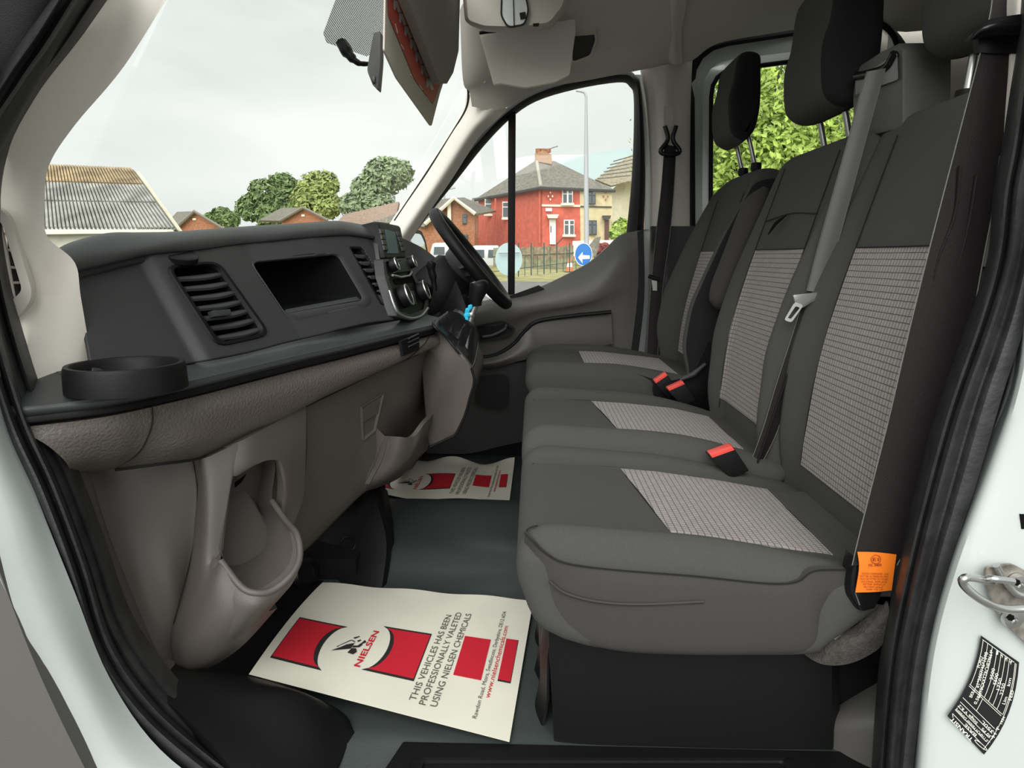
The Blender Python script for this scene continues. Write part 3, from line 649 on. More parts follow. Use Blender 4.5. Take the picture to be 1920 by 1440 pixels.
sheet('ledge_underside', [[p+V((.001, -.001, -.002)) for p in eb], [p+V((.002, -.002, -.009)) for p in eb], [p+V((-.012, .002, -.014)) for p in eb]], M_black, dash, th=V((-.006, .006, -.002)), nu=4, nv=2)
# cup ring on the ledge
cx = P(236, 690, .885)
def ell(r, z, k=1): return [V((cx.x+math.cos(a)*r, cx.y+math.sin(a)*r*.95, z)) for a in [2*math.pi*i/40 for i in range(40)]]
loops('cup_holder', [ell(.076, .572), ell(.075, .602), ell(.073, .607), ell(.067, .607), ell(.063, .602), ell(.060, .578)], M_black, dash)
poly('holder_base', ell(.062, .580), M_void, dash, th=V((0, 0, -.004)))
# taupe leather-grain roll under the ledge
R0 = [p+V((-.008, .0, -.016)) for p in eb[1:]]
seamp = [(122, 884), (135, 886), (150, 884), (180, 882), (215, 880), (300, 868), (375, 857), (440, 830), (500, 802), (570, 762), (640, 728), (715, 692), (785, 662)]
R3 = [p2(u, v, .0) for u, v in seamp]
R3[0] = P(128, 886, .86); R3[1] = P(140, 886, .88); R3[2] = P(160, 884, .90); R3[3] = P(190, 882, .92); R3[4] = P(215, 879, .94)
R1 = [a.lerp(b, .33)+V((.022, -.008, .004)) for a, b in zip(R0, R3)]; R2 = [a.lerp(b, .7)+V((.024, -.008, 0)) for a, b in zip(R0, R3)]
sheet('padded_roll', [R0, R1, R2, R3, [p+V((-.02, .01, -.002)) for p in R3]], M_leather, dash, th=V((-.01, .01, 0)), nu=5, nv=5)
for L in (R3,): tube('roll_seam', cr1([p+V((0, 0, -.002)) for p in L[4:]], 4), .0022, M_seam, dash)
i = 4; tube('roll_joint', cr1([R0[i]+V((.002, -.004, 0)), R1[i]+V((.001, -.001, 0)), R2[i]+V((.001, -.001, 0)), R3[i]], 6), .0009, M_seam, dash)
i = 11; tube('roll_joint', cr1([R0[i]+V((.002, -.001, 0)), R1[i]+V((.001, -.001, 0)), R2[i]+V((.001, -.001, 0)), R3[i]], 6), .0009, M_seam, dash)
# lower fascia / glovebox
topl = [(375, 858), (440, 830), (500, 802), (570, 762), (640, 728), (715, 692), (785, 662), (830, 640)]
botl = [(400, 1120), (470, 1090), (560, 1042), (625, 980), (682, 925), (740, 890), (790, 870), (820, 850)]
G = [[p2(V(a).lerp(V(b), t).x, V(a).lerp(V(b), t).y, -.004) for a, b in zip(topl, botl)] for t in (0, .25, .5, .75, 1)]
G.append([p+V((-.05, .01, -.0)) for p in G[-1]])
lo = sheet('glovebox_door', G, M_taupe, dash, th=V((-.015, 0, 0)))
tube('panel_joint', cr1([p2(u, v, -.002) for u, v in [(573, 762), (574, 850), (565, 940), (546, 985)]], 6), .0011, M_seam, lo)
# glovebox latch: recessed pull
lo_ = [p2(u, v, .001) for u, v in [(677, 764), (718, 738), (702, 808), (680, 826)]]; li = [p2(u, v, -.002) for u, v in [(681, 766), (713, 746), (699, 804), (683, 818)]]
lt = loops('glovebox_latch', [[p+V((-.003, 0, 0)) for p in lo_], [p+V((.003, 0, 0)) for p in lo_], li, [p+V((-.012, 0, 0)) for p in li]], M_taupe, dash, cap1=True)
poly('latch_flap', [p2(u, v, .0035) for u, v in [(680, 767), (714, 744), (708, 775), (681, 792)]], M_taupe, lt, th=V((-.004, 0, 0)))
pL = lambda u, v, o=0: PS_(u, v, lambda y, z: LF(y)+.016+o)
poly('latch_plate', [pL(u, v, .002) for u, v in [(752, 640), (786, 626), (786, 655), (757, 668)]], M_black, dash, th=V((-.006, 0, 0)))
for dv_ in (0, 8, 15): tube('latch_rib', [pL(766, 650-dv_, .004), pL(785, 641-dv_, .004)], .0016, M_ledge, dash)
# side skin with bottle holder
def Q(u, v, y): return P(u, v, y)
G = pxgrid([
    [(165, 875, .96), (210, 872, 1.0), (290, 862, 1.03), (360, 855, 1.06), (376, 860, 1.06)],
    [(175, 920, .95), (225, 920, .99), (300, 920, 1.03), (362, 920, 1.06), (372, 920, 1.06)],
    [(195, 1000, .95), (245, 1000, .99), (310, 1000, 1.02), (360, 1000, 1.05), (372, 1000, 1.05)],
    [(235, 1100, .95), (270, 1100, .98), (320, 1100, 1.0), (350, 1100, 1.03), (366, 1100, 1.03)],
    [(275, 1200, .95), (300, 1200, .97), (325, 1200, .99), (345, 1180, 1.0), (350, 1180, 1.0)],
    [(300, 1235, .95), (310, 1240, .96), (320, 1242, .97), (335, 1240, .98), (340, 1235, .98)]])
sheet('side_cover', G, M_taupe, dash, th=V((-.01, .03, 0)))
tube('cover_joint', cr1([P(u, v, y-.0015) for u, v, y in [(362, 860, 1.055), (370, 920, 1.055), (368, 990, 1.045), (352, 1070, 1.02), (325, 1170, .985)]], 6), .0010, M_seam, dash)
# bottle holder body: outer skin wraps from the corner edge down round the cup
G = pxgrid([
    [(372, 858, 1.055), (388, 858, 1.05), (430, 838, 1.07), (490, 808, 1.13), (540, 778, 1.20), (574, 762, 1.245)],
    [(370, 910, 1.05), (392, 905, 1.035), (440, 875, 1.06), (505, 842, 1.13), (545, 830, 1.20), (574, 830, 1.24)],
    [(368, 980, 1.04), (390, 980, 1.02), (424, 960, 1.04), (436, 905, 1.07), (535, 900, 1.20), (570, 910, 1.24)],
    [(360, 1050, 1.02), (385, 1055, 1.0), (414, 1040, 1.00), (420, 1010, 1.02), (540, 960, 1.20), (556, 965, 1.235)]])
# front skin left of the opening
G = pxgrid([
    [(372, 858, 1.055), (384, 859, 1.045), (430, 838, 1.07), (470, 818, 1.10)],
    [(372, 915, 1.05), (388, 912, 1.03), (430, 900, 1.05), (438, 893, 1.06)],
    [(368, 980, 1.04), (388, 978, 1.015), (420, 965, 1.03), (428, 950, 1.04)],
    [(362, 1040, 1.02), (384, 1045, 1.0), (412, 1040, 1.01), (418, 1030, 1.015)],
    [(348, 1110, 1.0), (378, 1085, .985), (398, 1062, .99), (414, 1045, .995)],
    [(325, 1180, .98), (360, 1160, .965), (400, 1110, .96), (418, 1062, .975)],
    [(322, 1225, .97), (350, 1215, .955), (420, 1165, .95), (470, 1120, .965)],
    [(330, 1245, .97), (365, 1250, .965), (430, 1210, .97), (500, 1145, 1.0)],
    [(345, 1250, 1.0), (380, 1257, .99), (450, 1215, 1.01), (520, 1140, 1.05)]])
bh = sheet('bottle_holder', G, M_taupe, dash, th=V((-.01, .015, 0)))
# panel right and above of opening
G = pxgrid([
    [(425, 838, 1.07), (470, 818, 1.10), (520, 790, 1.17), (574, 762, 1.245)],
    [(440, 893, 1.06), (475, 868, 1.09), (530, 840, 1.17), (574, 830, 1.245)],
    [(505, 855, 1.14), (520, 862, 1.15), (540, 880, 1.18), (572, 890, 1.245)],
    [(530, 900, 1.17), (538, 920, 1.18), (548, 935, 1.20), (568, 935, 1.24)],
    [(527, 965, 1.17), (532, 972, 1.175), (540, 975, 1.19), (550, 985, 1.20)]])
sheet('holder_surround', G, M_taupe, bh, th=V((-.015, .01, 0)))
# pocket interior: dark inner wall
ri_ = [(438, 893), (470, 868), (508, 857), (516, 880), (510, 940), (535, 975), (556, 1005), (558, 1050), (545, 1075), (510, 1100), (480, 1106), (455, 1095), (418, 1045), (418, 1000), (428, 940)]
ry = [1.06, 1.09, 1.14, 1.16, 1.16, 1.13, 1.09, 1.05, 1.03, 1.0, .985, .98, .995, 1.015, 1.04]
L0 = [P(u, v, y) for (u, v), y in zip(ri_, ry)]; ctr = sum(L0, V())/len(L0)
L1 = [p+V((-.085, .09, -.015)) for p in L0]; L1 = [p.lerp(ctr+V((-.085, .11, -.02)), .10) for p in L1]
loops('holder_liner', [crc(L0, 3), crc(L1, 3)], M_taupe, bh, cap1=True)
poly('catch', [P(u, v, 1.125) for u, v in [(440, 905), (462, 888), (452, 905), (440, 915)]], M_void, bh, th=V((0, .003, 0)))
# rim lip of the holder
lipp = [(510, 940, 1.16), (535, 975, 1.12), (557, 1003, 1.07), (562, 1045, 1.035), (546, 1078, 1.005), (512, 1106, .98), (482, 1112, .965), (452, 1100, .965), (414, 1052, .985)]
tube('holder_rim', cr1([P(*a) for a in lipp], 6), [.003]+[.0055]*47+[.004] if False else .0055, M_taupe, bh, n=10)
G = pxgrid([
    [(414, 1052, .985), (452, 1102, .963), (482, 1114, .963), (512, 1108, .978), (548, 1080, 1.003), (564, 1045, 1.033), (560, 1003, 1.07)],
    [(400, 1090, .972), (440, 1130, .955), (480, 1138, .956), (512, 1125, .98), (545, 1095, 1.01), (562, 1062, 1.045), (562, 1020, 1.09)],
    [(380, 1150, .962), (430, 1175, .955), (470, 1165, .965), (505, 1140, .99), (535, 1110, 1.03), (552, 1085, 1.08), (560, 1040, 1.14)],
    [(350, 1225, .96), (400, 1225, .965), (450, 1195, .98), (495, 1155, 1.01), (525, 1120, 1.06), (545, 1092, 1.12), (555, 1045, 1.2)]])
sheet('holder_front', G, M_taupe, bh, th=V((-.02, .015, 0)))
# open pocket beside the console
G = [[p2(u, v, o) for u, v, o in row] for row in [
    [(722, 818, .02), (750, 819, .06), (776, 819, .075), (798, 792, .075), (822, 766, .06)],
    [(712, 860, .02), (740, 858, .06), (768, 850, .075), (790, 825, .075), (815, 800, .06)],
    [(690, 905, .01), (722, 898, .04), (752, 880, .06), (776, 860, .06), (803, 838, .05)],
    [(680, 923, -.01), (715, 912, .0), (750, 895, .02), (775, 868, .03), (800, 845, .03)]]]
sheet('open_pocket', G, M_taupe, dash, th=V((-.012, .004, 0)))
G = [[p2(u, v, o) for u, v, o in row] for row in [
    [(705, 800, .0), (722, 818, .02), (728, 818, .03)], [(700, 860, .0), (712, 860, .02), (716, 862, .03)], [(675, 920, -.01), (690, 907, .01), (692, 908, .02)]]]
sheet('pocket_cheek', G, M_taupe, dash, th=V((-.012, .004, 0)))
# centre console side
cprof = [(792, 632), (800, 610), (816, 606), (840, 632), (864, 662), (884, 690), (890, 715), (882, 745), (872, 780), (855, 812), (838, 822), (806, 836), (800, 800), (792, 700)]
yy = 1.60
L0 = crc([P(u, v, yy+max(0, (860-u))*.0012) for u, v in cprof], 4); c0 = sum(L0, V())/len(L0)
L00 = [p.lerp(c0, .06)+V((0, -.006, 0)) for p in L0]; Lb = [p+V((0, .03, 0)) for p in L0]; Lc_ = [p+V((-.0, .30, 0)) for p in L0]
loops('console_side', [L00, L0, Lb, Lc_], M_taupe, dash, cap0=True, cap1=True, sharp=50)
tube('console_edge_trim', cr1([P(u, v, yy-.004) for u, v in [(884, 690), (889, 715), (881, 745), (871, 780), (855, 813), (838, 823), (806, 838)]], 5), .003, M_black, dash)
# black mass behind glovebox side, under the column and to the far side
sheet('lower_driver_cover', pxgrid([
    [(740, 440, 2.12), (800, 470, 2.12), (850, 520, 2.05), (880, 590, 2.0)],
    [(770, 560, 2.06), (820, 580, 2.04), (860, 610, 2.0), (885, 640, 1.98)],
    [(790, 680, 2.05), (830, 690, 2.02), (870, 700, 1.98), (885, 710, 2.0)]]), M_black, dash, th=V((-.05, .10, 0)))
box('knee_panel', (-.46, 2.18, .60), (.28, .50, .22), M_black, dash, rot=(0, .3, 0), bevel=.03)
sheet('far_top_pad', [[V((x, y, z)) for y, z in ((1.98, .77), (2.06, .775), (2.2, .76), (2.42, .70))] for x in (-.70, -.60, -.53)], M_dark, dash, th=V((-.01, 0, -.09)))
# instrument binnacle hood
def arc(cx_, r, h, y, z0): return [V((cx_, y+r*math.cos(a), z0+h*math.sin(a))) for a in [math.pi*k/14 for k in range(15)]]
loops('instrument_hood', [arc(-.62, .16, .05, 2.10, .735), arc(-.52, .17, .06, 2.10, .725), arc(-.445, .17, .065, 2.10, .70), arc(-.44, .145, .05, 2.10, .695), arc(-.50, .14, .04, 2.10, .70)], M_black, dash, closed=False)
poly('instrument_face', arc(-.50, .145, .045, 2.10, .69), M_gloss, dash, th=V((-.01, 0, 0)))
# centre stack: screen housing
D3 = lambda y, z: -.355-.38*(z-.76)+.13*(y-1.6)
p3 = lambda u, v, o=0: PS_(u, v, lambda y, z: D3(y, z)+o)
def on3(L, o=0): return [p3(u, v, o) for u, v in L]
cs = dash
so3 = rpoly([(706, 415), (750, 424), (762, 484), (722, 486)], .12)
hs = loops('display_housing', [[p+V((-.10, 0, -.02)) for p in on3(so3)], [p+V((-.012, 0, 0)) for p in on3(so3)], on3(so3, 0), on3(rpoly([(709, 419), (748, 427), (758, 481), (723, 483)], .12), .003)], M_black, dash, cap1=True)
sheet('display_cheek', [[p3(703, 416, -.01), p3(712, 486, -.01), p3(722, 535, -.02)], [p3(703, 416, -.01)+V((-.05, -.0, -.01)), p3(712, 486, -.01)+V((-.03, -.0, 0)), p3(722, 535, -.02)+V((-.02, -.0, 0))]], M_dark, dash, th=V((0, .01, 0)), nv=0)
sq = [(723, 430), (741, 435), (748, 475), (727, 475)]
poly('display_screen', on3(sq, .0045), M_screen, hs, th=V((-.003, 0, 0)))
for A_, B_ in (((713, 429), (722, 470)), ((744, 434), (756, 472))):
    for k in range(4):
        a = V(A_).lerp(V(B_), k/4); b = V(A_).lerp(V(B_), (k+.85)/4); dx = 7
        poly('display_button', on3([a, (a.x+dx, a.y+.8), (b.x+dx, b.y+.8), b], .006), M_dark, hs, th=V((-.004, 0, 0)), bevel=.0006)
po = rpoly([(718, 486), (762, 484), (804, 566), (802, 590), (770, 602), (745, 594), (735, 560), (722, 520)], .12)
pi_ = rpoly([(723, 490), (759, 488), (797, 566), (794, 580), (768, 590), (750, 584), (740, 556), (727, 518)], .12)
cp = loops('control_panel', [[p+V((-.022, 0, 0)) for p in on3(po)], on3(po), on3(po, .004), on3(pi_, .005), on3(pi_, 0)], M_dark, dash)
poly('panel_face', on3(pi_, 0), M_black, cp, th=V((-.01, 0, 0)))
tube('silver_edge', cr1(on3([(730, 545), (738, 570), (748, 588), (770, 597), (790, 592), (802, 578)], .006), 5), .0035, M_silver, cp)
poly('radio_keys', on3([(736, 492), (764, 488), (770, 508), (741, 512)], .006), M_dark, cp, th=V((-.006, 0, 0)), bevel=.001)
tube('chrome_bar', on3([(736, 516), (752, 520), (768, 517), (772, 510)], .007), .003, M_silver, cp)
poly('card_slot', on3([(738, 524), (772, 518), (776, 528), (744, 533)], .003), M_void, cp, th=V((-.004, 0, 0)))
nrm = V((.93, -.0, .36)).normalized()
def knob(u, v, r, h, ring=True):
    c = p3(u, v, .0); k = lathe('knob', c, [(r*.98, 0), (r, h*.2), (r*.93, h*.9), (r*.88, h), (.0005, h)], nrm, M_black, cp, n=24)
    if ring: lathe('knob_ring', c, [(r*.95, h*.85), (r*1.0, h*.9), (r*.98, h*1.02), (r*.86, h*1.02), (r*.84, h*.95)], nrm, M_silver, k, n=24, cap=False)
knob(732, 499, .016, .018); knob(766, 494, .016, .018); knob(752, 558, .027, .022); knob(786, 548, .026, .022)
poly('climate_keys', on3([(760, 548), (776, 545), (782, 570), (766, 572)], .006), M_dark, cp, th=V((-.006, 0, 0)), bevel=.001)
poly('socket_cover', on3([(784, 596), (804, 588), (806, 600), (795, 608)], .002), M_black, dash, th=V((-.02, 0, 0)), bevel=.002)
# gear boot + lever
gl = thing('gear_lever', 'black gear lever with leather gaiter and chrome shaft on the centre console', 'gear lever')
gc = V((-.20, 1.70, 0))
bt = [(812, 606), (850, 598), (888, 608), (896, 640), (884, 690), (862, 664), (838, 634)]
L0 = crc([P(u, v, y) for (u, v), y in zip(bt, (1.60, 1.80, 1.80, 1.80, 1.62, 1.60, 1.60))], 5)
L1 = crc([P(u, v, y) for (u, v), y in zip([(822, 602), (850, 598), (884, 606), (893, 632), (886, 668), (868, 648), (842, 626)], (1.64, 1.76, 1.76, 1.76, 1.66, 1.65, 1.64))], 5)
def ring_at(c, r, nr): s = nr.orthogonal().normalized(); q = nr.cross(s); return s, q
tp = P(882, 600, 1.70); nn = V((.25, 0, 1)).normalized()
def mor(t, r):
    c = sum(L1, V())/len(L1); o = []
    for i, p in enumerate(L1):
        o.append(p.lerp(tp+(p-c).normalized()*r, t)+V((0, 0, .014*math.sin(math.pi*t)+.011*math.sin(i*1.7+t*3)*math.sin(math.pi*min(1, t+.15)))))
    return o
loops('gaiter', [L0, [p+V((0, 0, .006)) for p in L1], mor(.35, .02), mor(.7, .018), mor(1, .013)], mat('black gaiter leather', (.010, .010, .011), .3, bump=.5, bscale=120), gl, cap1=True)
tube('gaiter_frame', L0, .003, M_gloss, gl, closed=True)
tube('shaft', [P(880, 606, 1.70), P(886, 585, 1.70), P(893, 566, 1.70)], [.009, .009, .010], M_steel, gl)
lathe('shaft_collar', P(883, 590, 1.70), [(.013, -.005), (.015, 0), (.013, .006)], (.2, 0, 1), M_steel, gl)
tube('gear_knob', cr1([P(u, v, 1.70) for u, v in [(893, 574), (892, 560), (896, 545), (899, 532), (898, 526)]], 3), [.013, .015, .0165, .018, .0195, .021, .0225, .0235, .024, .0235, .021, .015, .006], M_black, gl, n=16)
for a in ((874, 600), (877, 592), (876, 584), (881, 578), (873, 594)):
    c = P(*a, 1.69); tube('reverse_collar_tag', [c+V((-.004, 0, -.005)), c+V((.002, -.002, .004)), c+V((.005, 0, .008))], [.003, .007, .003], M_cyan, gl, n=6)
# steering wheel
sw = thing('steering_wheel', 'black four spoke steering wheel in front of the driver seat', 'steering wheel')
sc_ = P(884, 486, 2.12); d1 = V((-.62, 0, .78)).normalized(); d2 = V((0, 1, 0)); nW = V((.78, 0, .62)).normalized(); RW = .174
tube('rim', [sc_+d1*RW*math.cos(a)+d2*RW*math.sin(a) for a in [2*math.pi*i/48 for i in range(48)]], .0185, M_black, sw, closed=True, n=14)
hub = sc_-nW*.03
Lh = []
for r, h in ((.05, -.04), (.072, -.02), (.078, .004), (.066, .022), (.035, .032)):
    Lh.append([hub+d1*r*.9*math.cos(a)+d2*r*1.1*math.sin(a)+nW*h for a in [2*math.pi*i/28 for i in range(28)]])
loops('hub_pad', Lh, M_dark, sw, cap0=True, cap1=True)
for a in (math.radians(100), math.radians(-100), math.radians(160), math.radians(-160)):
    e = sc_+d1*RW*math.cos(a)+d2*RW*math.sin(a); s = hub+(e-sc_)*.35; t = (e-s); wv = t.cross(nW).normalized()*.016
    sheet('spoke', [[s-wv*1.2, s.lerp(e, .5)-wv*.9-nW*.006, e-wv], [s+nW*.008, s.lerp(e, .5)+nW*.002, e+nW*.002], [s+wv*1.2, s.lerp(e, .5)+wv*.9-nW*.006, e+wv]], M_dark if abs(a) < 2 else M_silver, sw, th=-nW*.014, nu=3, nv=3)
tube('column_shroud', [sc_-nW*.045, sc_-nW*.06, sc_-nW*.13+V((0, 0, -.02)), sc_-nW*.26+V((0, 0, -.03))], [.05, .075, .095, .11], M_black, sw, n=20)
tube('lower_shroud', [sc_+V((-.02, 0, -.10)), sc_+V((-.09, 0, -.16)), sc_+V((-.20, 0, -.22))], [.05, .085, .11], M_black, sw, n=20)
tube('stalk', cr1([P(u, v, 1.95) for u, v in [(815, 545), (812, 520), (808, 500), (811, 489)]], 4), [.008]*4+[.011]*4+[.013]*4+[.008], M_black, sw)

# ================================================================== SEATS
def pillow(name, fn, ys, m, parent, r=.03, uvf=None, ns=3):
    """closed body: side outline fn(y) -> [(x,z)...], rounded off towards its two ends"""
    y0, y1 = ys[0], ys[-1]; L = []
    st_ = []
    for k in range(5): a = math.pi/2*(k/5); st_.append((y0+r*(1-math.sin(a+.0)) if False else y0+r*(1-math.cos(a)), r*(1-math.sin(a))))
    body = [y for y in ys if y0+r < y < y1-r]
    S = st_+[(y0+r, 0)]+[(y, 0) for y in body]+[(y1-r, 0)]+[(y1-(a-y0), b) for a, b in reversed(st_)]
    for y, ins in S:
        p = fn(y); n = len(p); q = []
        for i in range(n):
            a, b = V(p[i-1]), V(p[(i+1) % n]); t = (b-a); nn_ = V((t.y, -t.x)); nn_ = nn_/max(nn_.length, 1e-6)
            c = V(p[i])-nn_*ins*PSGN; q.append(V((c.x, y, c.y)))
        L.append(crc(q, ns))
    return loops(name, L, m, parent, cap0=True, cap1=True, sharp=70)
PSGN = -1
def area(p): return sum(p[i-1][0]*p[i][1]-p[i][0]*p[i-1][1] for i in range(len(p)))
def smooth01(t): t = max(0, min(1, t)); return t*t*(3-2*t)

def make_cushion(par, Y0, Y1, ztop, bol=.022, dx=0., side_mat=M_side, backdrop=.06, bz=.185, bolw=.06):
    """ztop: height list over x; returns fn for the top surface"""
    tz = lerpt(ztop)
    def bo(y):
        e = min(y-Y0, Y1-y); return bol*math.exp(-((e-.035)/.028)**2)
    def gro(y):
        g = 0
        for e in (Y0+bolw, Y1-bolw): g += .006*math.exp(-((y-e)/.005)**2)
        return g
    def fn(y):
        b = bo(y)-gro(y); P_ = [(.02+dx, bz+.03), (-.012+dx, bz+.085), (-.022+dx, tz(0)-.035), (-.012+dx, tz(.0)-.008+b*.6), (.02+dx, tz(.03)+b), (.08+dx, tz(.08)+b), (.16+dx, tz(.16)+b), (.24+dx, tz(.24)+b), (.32+dx, tz(.32)+b*.9), (.40+dx, tz(.40)+b*.6), (.47+dx, tz(.47)+b*.3), (.53+dx, tz(.5)-.01), (.50+dx, bz+.08), (.43+dx, bz+.02), (.40+dx, bz), (.3+dx, bz-.003), (.12+dx, bz+.0)]
        return P_
    n = 26; ys_ = [Y0+(Y1-Y0)*i/n for i in range(n+1)]
    pillow('seat_cushion', fn, ys_, M_fab, par, r=.028)
    top_ = lambda x, y: V((x+dx, y, tz(x)+bo(y)*(1 if x < .3 else .7)-gro(y)+.0015))
    return top_
def patch(name, fn, u0, u1, v0, v1, m, par, nu=20, nv=20, th=V((0, 0, -.004)), fu0=None, seam=True):
    vs = []; uv = []; fs = []
    for i in range(nu+1):
        for j in range(nv+1):
            b = v0+(v1-v0)*j/nv; ua = fu0(b) if fu0 else u0; a = ua+(u1-ua)*i/nu; vs.append(fn(a, b)); uv.append((a, b))
    for i in range(nu):
        for j in range(nv): q = i*(nv+1)+j; fs.append((q, q+nv+1, q+nv+2, q+1))
    o = mesh(name, vs, fs, m, par, uvs=uv)
    return o
def seamline(fn, pts, par, r=.0012, name='seam'):
    tube(name, cr1([fn(a, b) for a, b in pts], 5), r, M_seam, par, n=5)

# backrest: leaning face x = bx(z); z is along the height
BX = lerpt([(.28, .500), (.33, .492), (.39, .498), (.45, .503), (.56, .513), (.68, .540), (.76, .562), (.83, .580), (.94, .612), (1.0, .628), (1.06, .65)])
def bxs(z):  # smoothed
    return sum(BX(z+d) for d in (-.06, -.03, 0, .03, .06))/5
def make_back(par, Y0, Y1, dx=0., bol=.04, ztop=1.0, th=.10, bolw=.055, corner=.06, zb=.30, back_mat=None, boltab=None, left_bol=1, right_bol=1):
    bt_ = lerpt(boltab or [(.3, .3), (.40, .8), (.55, 1), (.7, .8), (.85, .35), (.98, 0)])
    def bo(y, z):
        a = math.exp(-((y-Y0-.028)/.030)**2)*left_bol; b = math.exp(-((Y1-y-.028)/.030)**2)*right_bol
        return bol*bt_(z)*max(a, b)
    def gro(y):
        return sum(.006*math.exp(-((y-e)/.005)**2) for e in (Y0+bolw, Y1-bolw))
    def zt(y):
        e = min(y-Y0, Y1-y)/corner; e = max(0, min(1, e)); return ztop-corner*.55*(1-math.sqrt(max(0, 1-(1-e)**2)))
    face = lambda z, y: bxs(z)+dx-bo(y, z)+gro(y)*(1 if z < ztop-.05 else 0)
    def fn(y):
        T = zt(y); P_ = [(bxs(zb)+dx+.05, zb-.02), (face(zb+.02, y)+.01, zb)]
        for k in range(9): z = zb+.05+(T-.045-zb-.05)*k/8; P_.append((face(z, y), z))
        P_ += [(face(T-.02, y)+.008, T-.012), (bxs(T)+dx+.035, T), (bxs(T)+dx+.07, T-.004), (bxs(T)+dx+th-.005, T-.03), (bxs(T-.12)+dx+th, T-.12), (bxs(.6)+dx+th+.01, .6), (bxs(.4)+dx+th, .36)]
        return P_
    n = 28; bk = pillow('backrest', fn, [Y0+(Y1-Y0)*i/n for i in range(n+1)], M_fab, par, r=.026)
    if back_mat:
        bk.data.materials.append(back_mat)
        for p in bk.data.polygons:
            if p.center.y < Y0+.02: p.material_index = 1
    return lambda z, y: V((face(z, y)-.0025, y, z))
def headrest(par, yc, w, xf, z0, h, th=.10, lean=.10, m=M_blackfab, xp=.668):
    hr = None
    P_ = [(0, .02), (-.008, .06), (-.006, .12), (.01, .17), (.025, h-.015), (.05, h), (.085, h-.01), (th+.012, h-.05), (th+.008, .10), (th-.01, .03), (th-.035, .002), (.03, 0)]
    def fn(y):
        e = min(y-(yc-w/2), (yc+w/2)-y)/(w*.35); e = max(0, min(1, e)); k = math.sqrt(max(0, 1-(1-e)**2)); s = .82+.18*k
        cxz = (th/2, h/2)
        return [(xf+cxz[0]+(x-cxz[0])*s+(z)*lean*.5, z0+cxz[1]+(z-cxz[1])*(.90+.10*k)) for x, z in P_]
    n = 16; hr = pillow('headrest', fn, [yc-w/2+w*i/n for i in range(n+1)], m, par, r=min(.03, th*.2), ns=4)
    hr.data.materials.append(M_fab)
    for p in hr.data.polygons:
        if yc-w/2+.03 < p.center.y and p.center.x < xf+th*.45: p.material_index = 1
    for s in (-1, 1):
        tube('headrest_post', [V((xf+.055, yc+s*.062, z0+.02)), V((xp, yc+s*.062, z0-.075))], .0065, M_steel, hr, n=10)
        lathe('post_collar', (xp, yc+s*.062, z0-.068), [(.014, -.01), (.016, 0), (.015, .012), (.007, .014)], (0, 0, 1), M_black, hr, n=14)
    return hr

# --- double passenger bench
bench = thing('double_passenger_seat', 'charcoal double passenger bench seat with grey check inserts', 'seat')
near_top = make_cushion(bench, .875, 1.345, [(-.03, .345), (.01, .352), (.06, .352), (.24, .338), (.36, .322), (.45, .306), (.5, .30)], bol=.020, bolw=.075)
mid_top = make_cushion(bench, 1.325, 1.80, [(-.03, .375), (.01, .385), (.06, .385), (.24, .374), (.36, .362), (.45, .342), (.5, .33)], bol=.020, bolw=.075)
for f, a, b in ((near_top, .95, 1.27), (mid_top, 1.40, 1.725)):
    patch('seat_insert', f, .19, .455, a, b, M_ins, bench, fu0=lambda y, a=a, b=b: .19+(.02 if a < 1.2 else .0)-.04*((y-a)/(b-a)))
    patch('rear_panel', f, .455, .53, a, b, M_fab, bench)
    seamline(f, [(.455, a), (.455, (a+b)/2), (.455, b)], bench)
    for y in (a, b): seamline(f, [(-.0, y), (.1, y), (.2, y), (.3, y), (.4, y), (.46, y)], bench)
    c = .21 if a < 1.2 else .19
    seamline(f, [(c, a), (c-.02, (a+b)/2), (c-.04, b)], bench)
# near side skirt: smooth side fabric below a curved seam
G = pxgrid([
    [(984, 1000, .888), (1000, 1016, .876), (1020, 1035, .872), (1060, 1056, .870), (1150, 1068, .873), (1300, 1080, .872), (1440, 1094, .872), (1495, 1090, .872), (1528, 1070, .874), (1600, 1068, .885)],
    [(982, 1050, .905), (1000, 1060, .885), (1022, 1075, .876), (1062, 1092, .870), (1150, 1100, .868), (1300, 1110, .868), (1440, 1120, .868), (1495, 1120, .868), (1530, 1115, .870), (1600, 1115, .885)],
    [(990, 1100, .91), (1006, 1115, .888), (1030, 1130, .878), (1066, 1145, .872), (1150, 1155, .869), (1300, 1165, .868), (1440, 1170, .868), (1500, 1170, .868), (1532, 1160, .872), (1560, 1150, .90)],
    [(1006, 1140, .92), (1024, 1162, .90), (1045, 1178, .888), (1075, 1195, .88), (1150, 1212, .876), (1300, 1220, .875), (1440, 1220, .875), (1500, 1218, .875), (1534, 1205, .878), (1545, 1195, .90)],
    [(1012, 1150, .94), (1035, 1172, .92), (1060, 1190, .91), (1100, 1205, .90), (1170, 1222, .895), (1300, 1228, .893), (1440, 1228, .893), (1500, 1227, .893), (1540, 1222, .893), (1548, 1215, .91)]])
sheet('side_skirt', G, M_side, bench, th=V((0, .012, 0)))
tube('skirt_seam', cr1([p+V((0, -.001, 0)) for p in G[0]], 5), .0012, M_seam, bench, n=5)
seamline(lambda a, b: P(a, b, .905), [(984, 1000), (992, 990), (1008, 985)], bench)
tube('fabric_crease', cr1([P(u, v, .8655) for u, v in [(1030, 1090), (1060, 1112), (1120, 1128), (1200, 1133), (1320, 1128)]], 5), .0022, M_side, bench, n=6)
